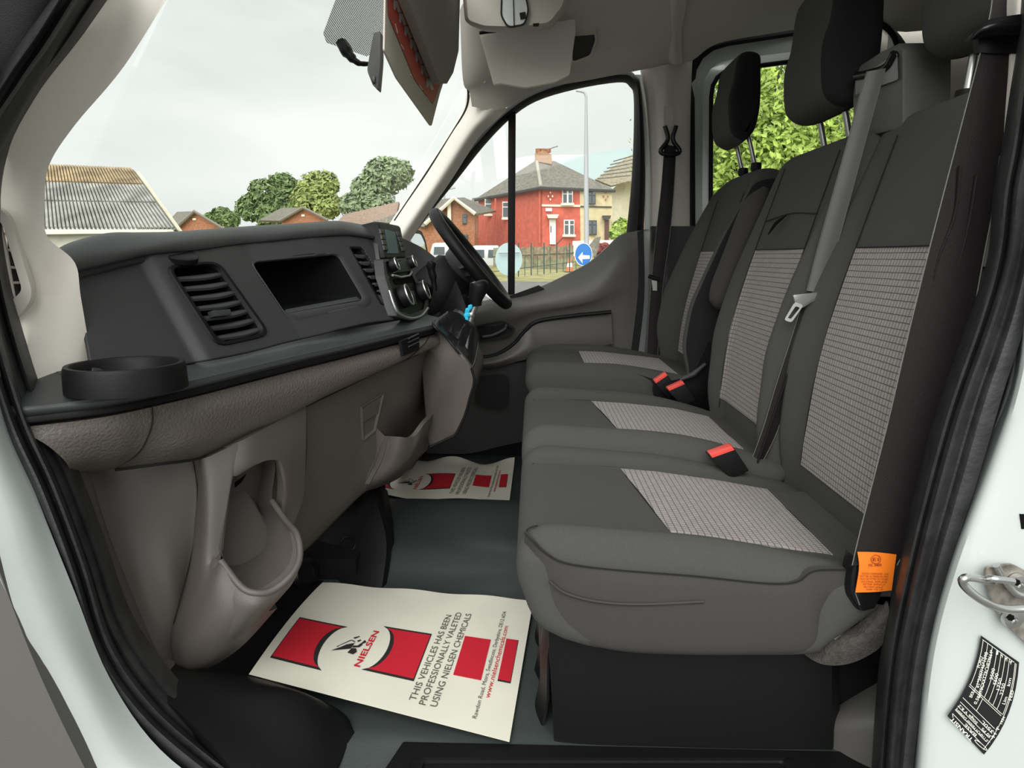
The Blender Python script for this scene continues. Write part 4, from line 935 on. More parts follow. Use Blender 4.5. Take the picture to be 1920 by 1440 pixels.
# backs
nb = make_back(bench, .885, 1.365, dx=.030, bol=.035, ztop=1.005, zb=.26)
mb = make_back(bench, 1.345, 1.80, dx=.0, bol=.04, ztop=.995, zb=.27)
for f, a, b, zt_ in ((nb, .94, 1.275, .765), (mb, 1.435, 1.735, .765)):
    patch('back_insert', f, .35 if a < 1.2 else .385, zt_, a, b, M_ins, bench)
    seamline(f, [(zt_, a), (zt_, b)], bench)
    for y in (a, b): seamline(f, [(.36, y), (.5, y), (.65, y), (.8, y), (.9, y), (.96, y)], bench)
seamline(mb, [(.835, 1.435), (.845, 1.58), (.835, 1.735)], bench)
# table release strap
tube('pull_strap', cr1([mb(.842, 1.60)+V((-.004, 0, 0)), mb(.825, 1.625)+V((-.012, 0, 0)), mb(.80, 1.66)+V((-.010, 0, 0))], 5), [.003, .004, .006, .007, .007, .007, .006, .005, .004, .003, .002], M_seam, bench, flat=.3)
headrest(bench, 1.565, .26, .588, 1.045, .27, th=.10, lean=-.15)
headrest(bench, 1.12, .26, .652, 1.07, .26, th=.10, lean=-.12, xp=.70)
# belt guide housing on the bench back
bg_ = [(1602, 148), (1612, 122), (1655, 96), (1685, 80), (1692, 90), (1692, 240), (1630, 255), (1600, 250), (1598, 180)]
yb_ = lambda u: 1.42-(u-1602)/90*.14
f0 = [P(u, v, yb_(u)) for u, v in bg_]
hsng = poly('belt_guide_housing', f0, mat('grey moulded housing', (.09, .09, .088), .5, bump=.1), bench, th=V((.085, .0, .0)), bevel=.005)
poly('guide_face', [P(u, v, yb_(u)-.010) for u, v in rpoly([(1604, 150), (1680, 100), (1682, 150), (1604, 178)], .1)], mat('light grey guide face', (.22, .22, .21), .5), hsng, th=V((0, -.004, 0)))
tube('guide_slot', cr1([P(u, v, yb_(u)-.012) for u, v in [(1606, 143), (1630, 138), (1662, 126), (1678, 100)]], 5), .008, M_gloss, hsng)
# seat box
sb_ = thing('seat_box'); sb_.parent = bench
G = pxgrid([
    [(1028, 1165, 1.05), (1034, 1172, .955), (1050, 1180, .93), (1290, 1190, .925), (1560, 1190, .925)],
    [(1036, 1290, 1.05), (1040, 1290, .955), (1056, 1290, .93), (1290, 1300, .925), (1560, 1300, .925)],
    [(1040, 1385, 1.05), (1044, 1390, .955), (1062, 1402, .932), (1290, 1405, .928), (1560, 1405, .928)]])
sheet('box_side', G, M_black, sb_, th=V((.02, .02, 0)))
box('box_body', (.34, 1.36, .10), (.50, .80, .19), M_black, sb_, bevel=.01)
G = [[V((x+.006*math.sin(y*60+x*9), y, z)) for z, x in ((.0, .012), (.05, .02), (.12, .02), (.20, .03))] for y in [.97+.03*i for i in range(14)]]
sheet('vinyl_skirt', G, M_black, sb_, th=V((.004, 0, 0)), nu=2, nv=2)
# --- driver's seat
drv = thing('driver_chair', 'charcoal driver seat with grey insert beside the far door', 'seat')
dtop = make_cushion(drv, 1.93, 2.42, [(-.03, .415), (.02, .425), (.08, .425), (.24, .42), (.38, .405), (.5, .39)], bol=.018, bz=.27, bolw=.07, dx=.0)
patch('seat_insert', dtop, .16, .44, 2.0, 2.35, M_ins, drv); seamline(dtop, [(.16, 2.0), (.16, 2.35)], drv)
for y in (2.0, 2.35): seamline(dtop, [(0, y), (.15, y), (.3, y), (.44, y)], drv)
db = make_back(drv, 1.93, 2.41, dx=.0, bol=.075, ztop=1.0, zb=.38, bolw=.09, corner=.14, back_mat=M_blackfab, boltab=[(.38, .5), (.5, 1), (.62, 1), (.8, .6), (.98, 0)])
patch('back_insert', db, .43, .765, 2.03, 2.31, M_ins, drv); seamline(db, [(.765, 2.03), (.765, 2.31)], drv)
for y in (2.03, 2.31): seamline(db, [(.43, y), (.6, y), (.8, y), (.93, y)], drv)
headrest(drv, 2.15, .23, .572, 1.075, .245, th=.075, lean=-.18, xp=.655)
# folded armrest, seat side shell
tube('armrest', cr1([P(u, v, 1.87) for u, v in [(1350, 580), (1358, 540), (1385, 470), (1412, 400), (1436, 352)]], 5), [.012, .022, .03, .032, .033]+[.034]*12+[.03, .024, .016, .008], M_side, drv, n=12, flat=1.1)
sheet('side_shell', pxgrid([
    [(1190, 700, 1.94), (1250, 715, 1.925), (1300, 700, 1.925), (1330, 640, 1.925)],
    [(1190, 730, 1.94), (1250, 745, 1.925), (1320, 740, 1.925), (1345, 690, 1.925)],
    [(1150, 790, 1.95), (1250, 800, 1.94), (1330, 800, 1.94), (1360, 780, 1.94)]]), M_black, drv, th=V((0, .03, 0)))
tube('recliner_lever', [P(1275, 712, 1.90), P(1300, 702, 1.90), P(1323, 682, 1.90)], [.006, .009, .005], M_dark, drv)
box('driver_box', (.28, 2.17, .135), (.44, .42, .27), M_void, drv, bevel=.01)
# --- buckles
def buckle(u, v, Y, u2, v2, label, nx=.018):
    t = thing('belt_buckle', label, 'buckle', None)
    a, b = P(u, v, Y), P(u2, v2, Y); ax = (b-a); dn = V((.35, .0, -.94)).normalized()
    h = ax.length
    w_ = V((0, nx, 0)); dd = V((.018, 0, -.012))*1.0
    poly('buckle_body', [a-ax*.06+V((0, .001, .0)), b+ax*.06+V((0, .001, 0)), b+ax*.06+V((.035, .0, -.05)), a+V((.045, 0, -.05))], M_black, t, th=V((0, .028, 0)), bevel=.003)
    poly('release_button', [a+V((0, -.001, .002)), b+V((0, -.001, .002)), b+V((.006, -.001, -.006)), a+V((.006, -.001, -.006))], M_red, t, th=V((0, .024, 0)), bevel=.001)
    return t
buckle(1330, 853, 1.285, 1372, 838, 'belt buckle with red button between the two bench cushions')
buckle(1226, 715, 1.86, 1248, 700, 'upright belt buckle with open slot nearest the driver cushion')
buckle(1251, 729, 1.80, 1280, 716, 'belt buckle with thin red button beside the middle cushion')

# ================================================================== BELTS
def belt(name, pts, w, m, par, th=.0012, twist=None):
    """pts = list of (uL,vL,uR,vR,Y)"""
    for A_ in ([P(a, b, y-.001) for a, b, c, d, y in pts], [P(c, d, y-.001) for a, b, c, d, y in pts]): tube('webbing_highlight', cr1(A_, 5), .0009, M_beltg, par, n=4)  # paler edge tubes stand in for the highlight along the webbing
    rows = [[P(a, b, y) for a, b, c, d, y in pts], [P((a+c)/2, (b+d)/2, y-.003) for a, b, c, d, y in pts], [P(c, d, y) for a, b, c, d, y in pts]]
    return sheet(name, rows, m, par, th=V((.0, th, 0)), nu=6, nv=4)
b1 = thing('middle_seat_belt', 'grey seat belt hanging down in front of the middle seat back', 'seat belt')
belt('webbing', [(1626, 134, 1660, 128, 1.30), (1612, 180, 1645, 184, 1.30), (1590, 262, 1622, 268, 1.31), (1560, 370, 1593, 376, 1.32), (1532, 470, 1566, 474, 1.33), (1513, 545, 1545, 550, 1.335)], .04, M_beltg, b1)
belt('lap_webbing', [(1508, 556, 1540, 566, 1.345), (1482, 640, 1500, 650, 1.345), (1456, 720, 1480, 730, 1.345), (1432, 800, 1458, 808, 1.345), (1408, 866, 1425, 876, 1.345)], .04, M_belt, b1)
tube('webbing_fold', cr1([P(u, v, 1.335) for u, v in [(1520, 570), (1492, 660), (1462, 745), (1420, 868)]], 5), .0035, M_belt, b1, flat=.5)
tg = poly('tongue', [P(u, v, 1.325) for u, v in rpoly([(1487, 553), (1535, 548), (1530, 562), (1504, 578), (1492, 572)], .25)], M_silver, b1, th=V((0, .006, 0)), bevel=.0015)
lo2 = rpoly([(1490, 566), (1507, 572), (1484, 605), (1470, 600)], .35); li2 = rpoly([(1492, 574), (1500, 577), (1483, 598), (1477, 596)], .3)
loops('tongue_plate', [pv(lo2, 1.323), pv(li2, 1.323), pv(li2, 1.326), pv(lo2, 1.326), pv(lo2, 1.323)], mat('bright tongue plate', (.8, .8, .78), .35, .5), b1)
b2 = thing('passenger_seat_belt', 'wide black seat belt hanging at the near passenger doorway with orange label', 'seat belt')
YB = .905
belt('webbing', [(1862, -50, 1935, -50, .90), (1858, 20, 1915, 25, .90), (1838, 100, 1905, 100, .89), (1812, 200, 1890, 210, .89), (1778, 330, 1872, 340, .89), (1742, 470, 1845, 480, .885), (1705, 620, 1815, 640, .88), (1668, 780, 1778, 800, .875), (1635, 910, 1735, 930, .87), (1612, 1000, 1702, 1020, .865), (1598, 1060, 1682, 1060, .862)], .05, M_belt, b2)
for k, L in enumerate([[(1800, 310), (1790, 400), (1760, 480), (1745, 540)], [(1830, 330), (1815, 420), (1795, 500)]]):
    tube('webbing_ridge', cr1([P(u, v, .884) for u, v in L], 6), .0032, M_belt, b2, flat=.5, n=6)
gd = thing('belt_guide', 'black belt guide loop high on the near door pillar', 'belt guide')
G = pxgrid([[(1818, 68, .885), (1850, 38, .87), (1960, 20, .87)], [(1820, 74, .875), (1855, 50, .862), (1960, 42, .86)], [(1828, 72, .88), (1858, 66, .868), (1960, 66, .866)]])
sheet('guide_loop', G, M_gloss, gd, th=V((0, .012, 0)))
sheet('guide_bracket', pxgrid([[(1834, 70, .888), (1870, 66, .884), (1960, 66, .884)], [(1836, 98, .888), (1870, 100, .884), (1960, 100, .884)]]), M_black, gd, th=V((0, .01, 0)), nv=0)
# orange label on the belt
ol = sheet('warning_label', pxgrid([[(1608, 1035, .857), (1645, 1036, .855), (1681, 1040, .857)], [(1611, 1065, .855), (1645, 1066, .853), (1677, 1068, .855)], [(1604, 1111, .857), (1640, 1110, .852), (1672, 1107, .855)]]), M_orange, b2, th=V((0, .001, 0)))
Yo = .8515
def ot(a, b, h): return lambda s, t: P(a[0]+(b[0]-a[0])*s, a[1]+(b[1]-a[1])*s-h*t, Yo)
merge_texts('label_print', [('NL 5409', ot((1629, 1062), (1653, 1062), 5), .01), ('E1', ot((1637, 1052), (1648, 1052), 6), .01),
    ('ISOFIX CHECKED, USE', ot((1616, 1077), (1666, 1078), 3.3), 0), ('NOT BE ALTERED IN ANY', ot((1613, 1082), (1666, 1083), 3.3), 0), ('WAY OR FITTED TO OTHER', ot((1613, 1087), (1665, 1088), 3.3), 0),
    ('SEATING, REPLACE', ot((1615, 1092), (1663, 1093), 3.3), 0), ('AFTER IMPACT', ot((1618, 1097), (1660, 1098), 3.3), 0), ('BELT MUST LIE FLAT', ot((1620, 1102), (1656, 1103), 3.3), 0), ('OVER THE LAP', ot((1624, 1107), (1656, 1107.5), 3.3), 0)], M_otxt, ol)
tube('label_ring', [P(1642.5+9*math.cos(a), 1049+8*math.sin(a), Yo) for a in [2*math.pi*i/24 for i in range(24)]], .0004, M_otxt, ol, closed=True, n=4)
# anchor end
sheet('anchor_loop', pxgrid([[(1598, 1040, .875), (1606, 1050, .868), (1610, 1060, .868)], [(1590, 1080, .875), (1600, 1090, .866), (1640, 1100, .862)], [(1586, 1110, .875), (1605, 1120, .864), (1652, 1112, .862)], [(1592, 1130, .88), (1615, 1145, .868), (1640, 1140, .868)]]), M_gloss, b2, th=V((0, .02, 0)))
tube('anchor_wire', cr1([P(u, v, .858) for u, v in [(1604, 1112), (1609, 1125), (1612, 1134)]], 4), .0012, M_steel, b2)
lathe('anchor_bolt', P(1568, 1186, .905), [(.013, 0), (.015, .003), (.012, .008), (.001, .010)], (.1, -.9, .45), M_steel, b2)
tube('anchor_strap', [P(1590, 1120, .89), P(1575, 1150, .895), P(1555, 1165, .90)], .003, M_gloss, b2)
# felt bracket cover
fl = thing('seat_side_cover', 'grey brown felt cover folded round the belt anchor', 'seat cover')
sheet('felt_lip', pxgrid([[(1532, 1150, .93), (1550, 1195, .90), (1580, 1200, .885), (1620, 1185, .875), (1665, 1130, .87)],
    [(1525, 1190, .92), (1550, 1222, .89), (1590, 1215, .875), (1630, 1200, .87), (1668, 1150, .865)],
    [(1500, 1222, .92), (1540, 1245, .895), (1590, 1245, .88), (1640, 1222, .875), (1670, 1190, .87)]]), M_felt, fl, th=V((0, .02, 0)))
sheet('felt_back', pxgrid([[(1525, 1125, .95), (1580, 1120, .95), (1660, 1100, .93)], [(1530, 1150, .96), (1580, 1160, .96), (1660, 1140, .93)], [(1540, 1175, .96), (1590, 1200, .96), (1660, 1200, .94)]]), M_felt, fl, th=V((0, .02, 0)))
# driver's belt on the far pillar
b3 = thing('driver_seat_belt', 'black seat belt with guide on the far door pillar', 'seat belt')
belt('webbing', [(1246, 270, 1268, 275, 2.37), (1240, 350, 1264, 352, 2.37), (1230, 440, 1256, 442, 2.37), (1222, 525, 1244, 528, 2.37), (1216, 600, 1238, 600, 2.38), (1212, 680, 1232, 680, 2.38)], .04, M_belt, b3)
tube('guide', cr1([P(u, v, 2.36) for u, v in [(1247, 236), (1252, 262), (1238, 284), (1256, 290), (1275, 284), (1262, 262), (1268, 236)]], 5), .0075, M_gloss, b3)
tube('tongue_stop', [P(1216, 518, 2.36), P(1236, 524, 2.36)], .007, M_gloss, b3)
poly('tongue', [P(u, v, 2.365) for u, v in [(1222, 525), (1232, 527), (1232, 545), (1224, 545)]], M_steel, b3, th=V((0, .004, 0)))

# ================================================================== ROOF ITEMS
# overhead console with lamp
oc = thing('overhead_console', 'beige overhead console with clear map lamp under the roof lining', 'overhead console')
L0 = rpoly([(862, -70), (1075, -70), (1064, 12), (1035, 50), (975, 57), (905, 55), (872, 42)], .25)
loops('console_shell', [[p+V((0, .12, .03)) for p in pv(L0, 1.95)], pv(L0, 1.95), pv(rpoly([(870, -70), (1066, -70), (1056, 8), (1030, 42), (975, 50), (908, 48), (878, 38)], .25), 1.93)], M_head, oc, cap1=True)
lp = rpoly([(940, -30), (982, -30), (992, 20), (985, 48), (952, 54), (938, 30)], .3)
lb = loops('lamp_bezel', [pv(lp, 1.93), pv(lp, 1.915), pv([V((966, 10))+(V(q)-V((966, 10)))*.9 for q in lp], 1.915)], M_black, oc)
poly('lamp_lens', pv([V((966, 10))+(V(q)-V((966, 10)))*.9 for q in lp], 1.918), M_lens, oc, th=V((0, .01, 0)), bevel=.002)
tube('lens_divider', [P(962, -20, 1.914), P(964, 52, 1.914)], .0012, M_black, oc)
poly('lamp_switch', [P(u, v, 1.914) for u, v in [(974, 24), (985, 22), (986, 34), (976, 36)]], M_black, oc, th=V((0, .004, 0)))
poly('sensor_button', [P(u, v, 1.927) for u, v in [(999, 44), (1011, 43), (1010, 49), (1000, 49)]], M_black, oc, th=V((0, .004, 0)))
# driver's visor
vd = thing('sun_visor', 'plain beige sun visor hanging below the roof console on the driver side', 'sun visor')
poly('visor_board', [P(u, v, 2.15) for u, v in rpoly([(898, 62), (1078, 36), (1079, 60), (1068, 140), (1040, 154), (985, 164), (940, 156), (925, 158), (912, 110)], .12)], M_visorb, vd, th=V((0, .018, 0)), bevel=.005)
tube('pivot_arm', [P(900, 62, 2.14), P(912, 60, 2.13), P(930, 58, 2.14)], .005, M_black, vd)
# storage recess right of the visor
ob = thing('trim_9', kind='structure')
so_l = rpoly([(1072, 45), (1115, 45), (1120, 75), (1108, 108), (1070, 122)], .2)
loops('overhead_bin', [pv(so_l, 2.255), pv(so_l, 2.235), pv([V((1093, 78))+(V(q)-V((1093, 78)))*.86 for q in so_l], 2.235), pv([V((1093, 78))+(V(q)-V((1093, 78)))*.86 for q in so_l], 2.26)], M_head, ob)
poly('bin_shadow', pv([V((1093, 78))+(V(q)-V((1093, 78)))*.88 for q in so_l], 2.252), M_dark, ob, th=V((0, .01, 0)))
# passenger visor (dark), and a solid board standing in for its windscreen reflection
vp = thing('sun_visor', 'dark grey sun visor folded down over the windscreen on the passenger side', 'sun visor')
vl = [(742, -60), (864, -60), (860, 95), (850, 136), (838, 157), (824, 156)]
poly('visor_board', [PX(u, v, -.205) for u, v in rpoly(vl, .06)], M_visor, vp, th=V((-.016, 0, 0)), bevel=.004)
vw = thing('visor_reflection', 'cream panel with red band imitating the visor label reflected in the windscreen', 'sun visor')
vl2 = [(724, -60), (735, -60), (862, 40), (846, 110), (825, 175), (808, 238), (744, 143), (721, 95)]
poly('reflection_board', [PX(u, v, -.235) for u, v in rpoly([(724, -60), (850, -60), (846, 110), (825, 175), (809, 238), (744, 146), (721, 95)], .08)], mat('cream reflection', (.55, .50, .42), .6), vw, th=V((-.003, 0, 0)), bevel=.0008)
M_dullred = mat('reflected red print', (.55, .09, .06), .6); M_dullw = mat('reflected pale print', (.62, .60, .56), .6)
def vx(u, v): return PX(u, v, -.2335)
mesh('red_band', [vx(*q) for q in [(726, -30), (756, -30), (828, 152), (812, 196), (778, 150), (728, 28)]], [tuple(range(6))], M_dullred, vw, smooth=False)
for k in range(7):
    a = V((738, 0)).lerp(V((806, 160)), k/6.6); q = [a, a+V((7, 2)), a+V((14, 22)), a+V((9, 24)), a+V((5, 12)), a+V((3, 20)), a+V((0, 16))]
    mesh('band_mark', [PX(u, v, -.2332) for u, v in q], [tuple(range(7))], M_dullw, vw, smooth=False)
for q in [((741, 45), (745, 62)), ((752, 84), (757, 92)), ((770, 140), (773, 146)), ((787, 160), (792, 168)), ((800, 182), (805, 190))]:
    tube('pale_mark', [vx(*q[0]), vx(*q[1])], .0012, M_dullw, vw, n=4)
# rear-view mirror
mr = thing('interior_mirror', 'dark interior mirror on its stalk at the windscreen', 'mirror')
tube('mirror_stalk', cr1([P(u, v, 1.42) for u, v in [(640, 80), (655, 103), (672, 118), (692, 120)]], 5), [.022]*2+[.024]*3+[.018]*3+[.012]*3+[.009]*3+[.008]*2, M_black, mr, flat=.5)
poly('mirror_shell', [P(u, v, 1.40) for u, v in rpoly([(701, 62), (713, 58), (713, 112), (708, 168), (699, 160), (688, 132), (694, 96)], .25)], M_dark, mr, th=V((-.0, .03, 0)), bevel=.004)
poly('dip_tab', [P(u, v, 1.396) for u, v in [(696, 143), (703, 142), (703, 156), (698, 155)]], M_gloss, mr, th=V((0, .01, 0)), bevel=.001)

# ================================================================== PAPER MATS
c00 = PZ(467, 1268, .05); c01 = PZ(605, 1095, .008); c11 = PZ(1000, 1128, .006); c10 = PZ(955, 1395, .006)
def near_map(a, b):
    p = (c00*(1-b)+c01*b)*(1-a)+(c10*(1-b)+c11*b)*a
    e = .0 if b < .9 else (b-.9)*.02*math.sin(a*18)
    return p+V((0, 0, .004+.02*(1-a)**3*b*(1-b)*2+e))
e00 = V((-.565, 1.985, .005)); e01 = V((-.565, 2.395, .005)); e11 = PZ(965, 868, .006); e10 = PZ(955, 942, .006)
def far_map(a, b):
    p = (e00*(1-b)+e01*b)*(1-a)+(e10*(1-b)+e11*b)*a
    return p+V((0, 0, .006+.05*max(0, .36-a)+(.012 if b > .9 else 0)*math.sin(a*14)*(b-.9)*10+.004*math.sin(a*11+b*3)))
def paper(fm, label):
    t = thing('paper_floor_mat', label, 'paper mat', None)
    G = [[fm(i/28, j/16) for j in range(17)] for i in range(29)]
    sheet('paper_sheet', G, M_paper, t, th=V((0, 0, -.0006)), nu=0, nv=0)
    up_ = V((0, 0, .0007)); up2 = V((0, 0, .0011))
    def patch2(name, a0, a1, b0, b1, m, off, ca=None, cr_=None, side=0):
        """block from a0..a1, b0..b1; curved (concave) edge on the side facing the emblem"""
        n = 16; vs = []; fs = []
        for j in range(n+1):
            b = b0+(b1-b0)*j/n
            s = (2*(j/n)-1)
            lo_, hi_ = a0, a1
            if side == 1: hi_ = a1-ca*math.sqrt(max(0, 1-s*s*.98))
            if side == -1: lo_ = a0+ca*math.sqrt(max(0, 1-s*s*.98))
            for i in range(7): a = lo_+(hi_-lo_)*i/6; vs.append(fm(a, b)+off)
        for j in range(n):
            for i in range(6): q = j*7+i; fs.append((q, q+7, q+8, q+1))
        mesh(name, vs, fs, m, t, smooth=False)
    patch2('black_outline', .036, .262, .135, .512, M_pblk, up_, ca=.062, side=1)
    patch2('red_block', .040, .245, .150, .498, M_pred, up2, ca=.066, side=1)
    patch2('black_outline', .385, .607, .205, .578, M_pblk, up_, ca=.070, side=-1)
    patch2('red_block', .405, .603, .220, .563, M_pred, up2, ca=.068, side=-1)
    patch2('red_block', .745, .855, .300, .602, M_pred, up2)
    patch2('black_outline', .917, .968, .318, .630, M_pblk, up_); patch2('red_block', .917, .966, .328, .628, M_pred, up2)
    def tf(a0, b0, a1, b1, h): return lambda s, k: fm(a0+(a1-a0)*s-h*k, b0+(b1-b0)*s)+up2*1.4
    text('brand_print', 'NIELSEN', tf(.385, .215, .390, .520, .024), M_pred, t, bold=.02)
    merge_texts('text_print', [('THIS VEHICLES HAS BEEN', tf(.640, .085, .662, .765, .026), 0), ('PROFESSIONALLY VALETED', tf(.680, .075, .702, .80, .026), 0), ('USING NIELSEN CHEMICALS', tf(.722, .08, .745, .80, .026), 0),
        ('Rawdon Road, Moira, Swadlincote, Derbyshire, DE12 6DA', tf(.872, .07, .892, .86, .016), 0)], M_ptxt, t)
    text('web_print', 'www.nielsenchemicals.com', tf(.902, .20, .914, .73, .020), M_pred, t)
    # winged-helmet style emblem: strokes
    def q2(L): return [fm(a, b)+up2*1.4 for a, b in L]
    vs = []; fs = []
    for L in ([(.244, .288), (.285, .315), (.315, .335), (.318, .385), (.29, .36), (.27, .325)], [(.31, .30), (.335, .295), (.345, .32), (.335, .345), (.318, .34)], [(.318, .345), (.345, .36), (.352, .385), (.345, .40), (.335, .37), (.318, .362)], [(.345, .385), (.362, .41), (.352, .425), (.347, .41)],
              [(.262, .34), (.268, .345), (.30, .40), (.297, .405)], [(.255, .325), (.262, .34), (.266, .345), (.262, .327)], [(.30, .40), (.318, .39), (.318, .396), (.30, .407)], [(.30, .425), (.31, .42), (.325, .445), (.32, .448)], [(.322, .405), (.33, .40), (.338, .418), (.332, .422)]):
        k = len(vs); vs += q2(L); fs.append(tuple(range(k, k+len(L))))
    mesh('emblem_print', vs, fs, M_pblk, t, smooth=False)
    return t
paper(near_map, 'large cream paper mat with red blocks in the near passenger footwell')
paper(far_map, 'creased cream paper mat in the far driver footwell')

# ================================================================== OUTSIDE
M_road = mat('grey tarmac', (.20, .20, .19), .9, var=.2, vscale=2)
M_grass = mat('dry grass', (.36, .34, .15), .95, var=.35, vscale=1.5)
def gz(y): return lerpt([(-60, -.65), (10, -.65), (30, -.35), (50, .55), (90, .9), (200, 1.0)])(y)
G = [[V((x, y, gz(y))) for x in (-160, -60, -20, 0, 20, 60, 160)] for y in (-60, -20, 0, 5, 10, 20, 30)]
tag(sheet('floor_outside', G, M_road, th=V((0, 0, -.1)), nu=0, nv=0), kind='structure').name = 'floor.001'
G = [[V((x, y, gz(y))) for x in (-160, -60, -20, 0, 20, 60, 160)] for y in (30, 36, 43, 50, 70, 90, 200)]
o = sheet('lawn', G, M_grass, th=V((0, 0, -.1)), nu=0, nv=0); tag(o, 'dry grass verge beyond the road', 'grass', kind='stuff')
M_brick = mat('orange brown brick', (.36, .16, .085), .9, var=.25, vscale=6)
M_rend = mat('red painted render', (.60, .13, .085), .9, var=.15, vscale=3)
M_crend = mat('cream render', (.66, .56, .34), .9, var=.1, vscale=3)
M_wrend = mat('pale yellow render', (.72, .68, .52), .9, var=.08, vscale=3)
M_roof = mat('grey brown roof tiles', (.20, .19, .155), .9, var=.35, vscale=5)
M_wfr = mat('white window frame', (.85, .85, .82), .5); M_pane = mat('window pane', (.10, .12, .13), .1)
M_cream = mat('cream trim', (.80, .76, .60), .7); M_dfr = mat('dark window frame', (.05, .05, .05), .5)
def winpx(par, u0, v0, u1, v1, Y, frame=M_wfr, sill=True, Yr=None, mull=1):
    w = poly('window', [P(u0, v0, Y), P(u1, v0, Y), P(u1, v1, Y), P(u0, v1, Y)], frame, par, th=V((0, .12, 0)))
    k = (u1-u0)*.10; h = (v1-v0)*.07
    for i in range(mull+1):
        a = u0+(u1-u0)*i/(mull+1)+k; b = u0+(u1-u0)*(i+1)/(mull+1)-k*.6
        poly('pane', [P(a, v0+h+(v1-v0)*.28, Y-.04), P(b, v0+h+(v1-v0)*.28, Y-.04), P(b, v1-h, Y-.04), P(a, v1-h, Y-.04)], M_pane, w, th=V((0, .03, 0)))
        poly('pane', [P(a, v0+h, Y-.04), P(b, v0+h, Y-.04), P(b, v0+(v1-v0)*.28, Y-.04), P(a, v0+(v1-v0)*.28, Y-.04)], M_pane, w, th=V((0, .03, 0)))
    if sill: box('sill', (P((u0+u1)/2, v1+1, Y-.1)), ((P(u1, v1, Y)-P(u0, v1, Y)).x*1.25, .25, .16), M_cream, par, bevel=0)
    return w
# red / cream semi-detached villa: corner at u=1015; left wall recedes to u=898
Yc = 50; YL = 55; YR = 50
hs_ = thing('semi_detached_house', 'red and cream rendered semi with grey hip roof and tall chimney stack', 'house')
poly('side_wall', [P(1017, 352, Yc), P(1017, 492, Yc), P(897, 482, YL+3), P(897, 372, YL+3)], M_rend, hs_, th=V((0, .3, 0)), smooth=False)
poly('front_wall', [P(1017, 352, Yc), P(1088, 354, Yc+1), P(1090, 496, Yc+1), P(1017, 496, Yc)], M_rend, hs_, th=V((0, .3, 0)), smooth=False)
poly('neighbour_wall', [P(1087, 354, Yc+.95), P(1147, 356, Yc+2), P(1150, 496, Yc+2), P(1089, 496, Yc+.95)], M_crend, hs_, th=V((0, .3, 0)), smooth=False)
def band(u0, u1, v0, v1, Y0, Y1, m, nm): poly(nm, [P(u0, v0, Y0), P(u1, v0+1, Y1), P(u1, v1+1, Y1), P(u0, v1, Y0)], m, hs_, th=V((0, .2, 0)), smooth=False)
band(1016, 1088, 383, 387, Yc-.1, Yc+.85, M_cream, 'string_course'); band(1088, 1147, 386, 388, Yc+.85, Yc+1.85, M_dfr, 'string_course')
def peak(u, v, Y): return P(u, v, Y)
ap1 = P(1006, 300, 55); ap2 = P(1040, 302, 56)
e0 = P(891, 373, YL+3); e1 = P(1014, 350, Yc-.6); e2 = P(1153, 356, Yc+2)
poly('roof_slope', [e0, e1, ap1], M_roof, hs_, th=V((0, .25, -.05)), smooth=False)
poly('roof_slope', [e1, e2, ap2, ap1], M_roof, hs_, th=V((0, .25, -.05)), smooth=False)
tube('ridge_tiles', [e1, ap1], .14, mat('pale ridge tile', (.42, .40, .33), .9), hs_, n=6)
tube('gutter', [e0+V((0, -.1, -.1)), e1+V((0, -.1, -.1)), e2+V((0, -.1, -.1))], .12, M_dfr, hs_, n=6)
ch = poly('chimney', [P(1003, 287, 54.5), P(1019, 282, 54.5), P(1034, 290, 54.5), P(1035, 308, 54.5), P(1003, 302, 54.5)], mat('chimney brick', (.40, .25, .15), .9, var=.3, vscale=8), hs_, th=V((0, 1.2, 0)), smooth=False)
for u in (1009, 1018, 1028): tube('chimney_pot', [P(u, 286, 55), P(u, 279, 55)], .2, M_brick, ch, n=8)
tube('aerial', [P(1030, 282, 55), P(1033, 278, 55), P(1046, 274, 55)], .04, M_steel, ch, n=4)
winpx(hs_, 1054, 355, 1074, 382, Yc+.4, mull=1); winpx(hs_, 1057, 412, 1077, 441, Yc+.4); winpx(hs_, 1102, 359, 1117, 383, Yc+1.1, frame=M_dfr, sill=False); winpx(hs_, 1101, 413, 1119, 441, Yc+1.1, frame=M_dfr, sill=False)
winpx(hs_, 909, 373, 922, 402, YL+1.2, mull=0); winpx(hs_, 942, 378, 953, 409, YL-1.0, mull=0)
dr = poly('front_door', [P(1030, 411, Yc), P(1042, 411, Yc), P(1042, 458, Yc), P(1031, 458, Yc)], M_wfr, hs_, th=V((0, .15, 0)), smooth=False)
poly('door_pane', [P(1032, 424, Yc-.03), P(1034, 424, Yc-.03), P(1034, 436, Yc-.03), P(1032, 436, Yc-.03)], M_pane, dr, th=V((0, .03, 0)))
poly('door_canopy', [P(1025, 402, Yc-.6), P(1048, 402, Yc-.5), P(1045, 409, Yc-.5), P(1028, 409, Yc-.6)], M_cream, hs_, th=V((0, .6, 0)), smooth=False)
poly('front_door', [P(1134, 412, Yc+1.5), P(1142, 412, Yc+1.5), P(1142, 455, Yc+1.5), P(1134, 455, Yc+1.5)], mat('brown door', (.10, .03, .02), .5), hs_, th=V((0, .15, 0)), smooth=False)
poly('door_canopy', [P(1130, 404, Yc+1), P(1146, 404, Yc+1.1), P(1144, 410, Yc+1.1), P(1132, 410, Yc+1)], M_dfr, hs_, th=V((0, .6, 0)), smooth=False)
poly('name_plaque', [P(1023, 390, Yc-.05), P(1035, 390, Yc), P(1035, 396, Yc), P(1023, 396, Yc-.05)], M_wfr, hs_, th=V((0, .06, 0)))
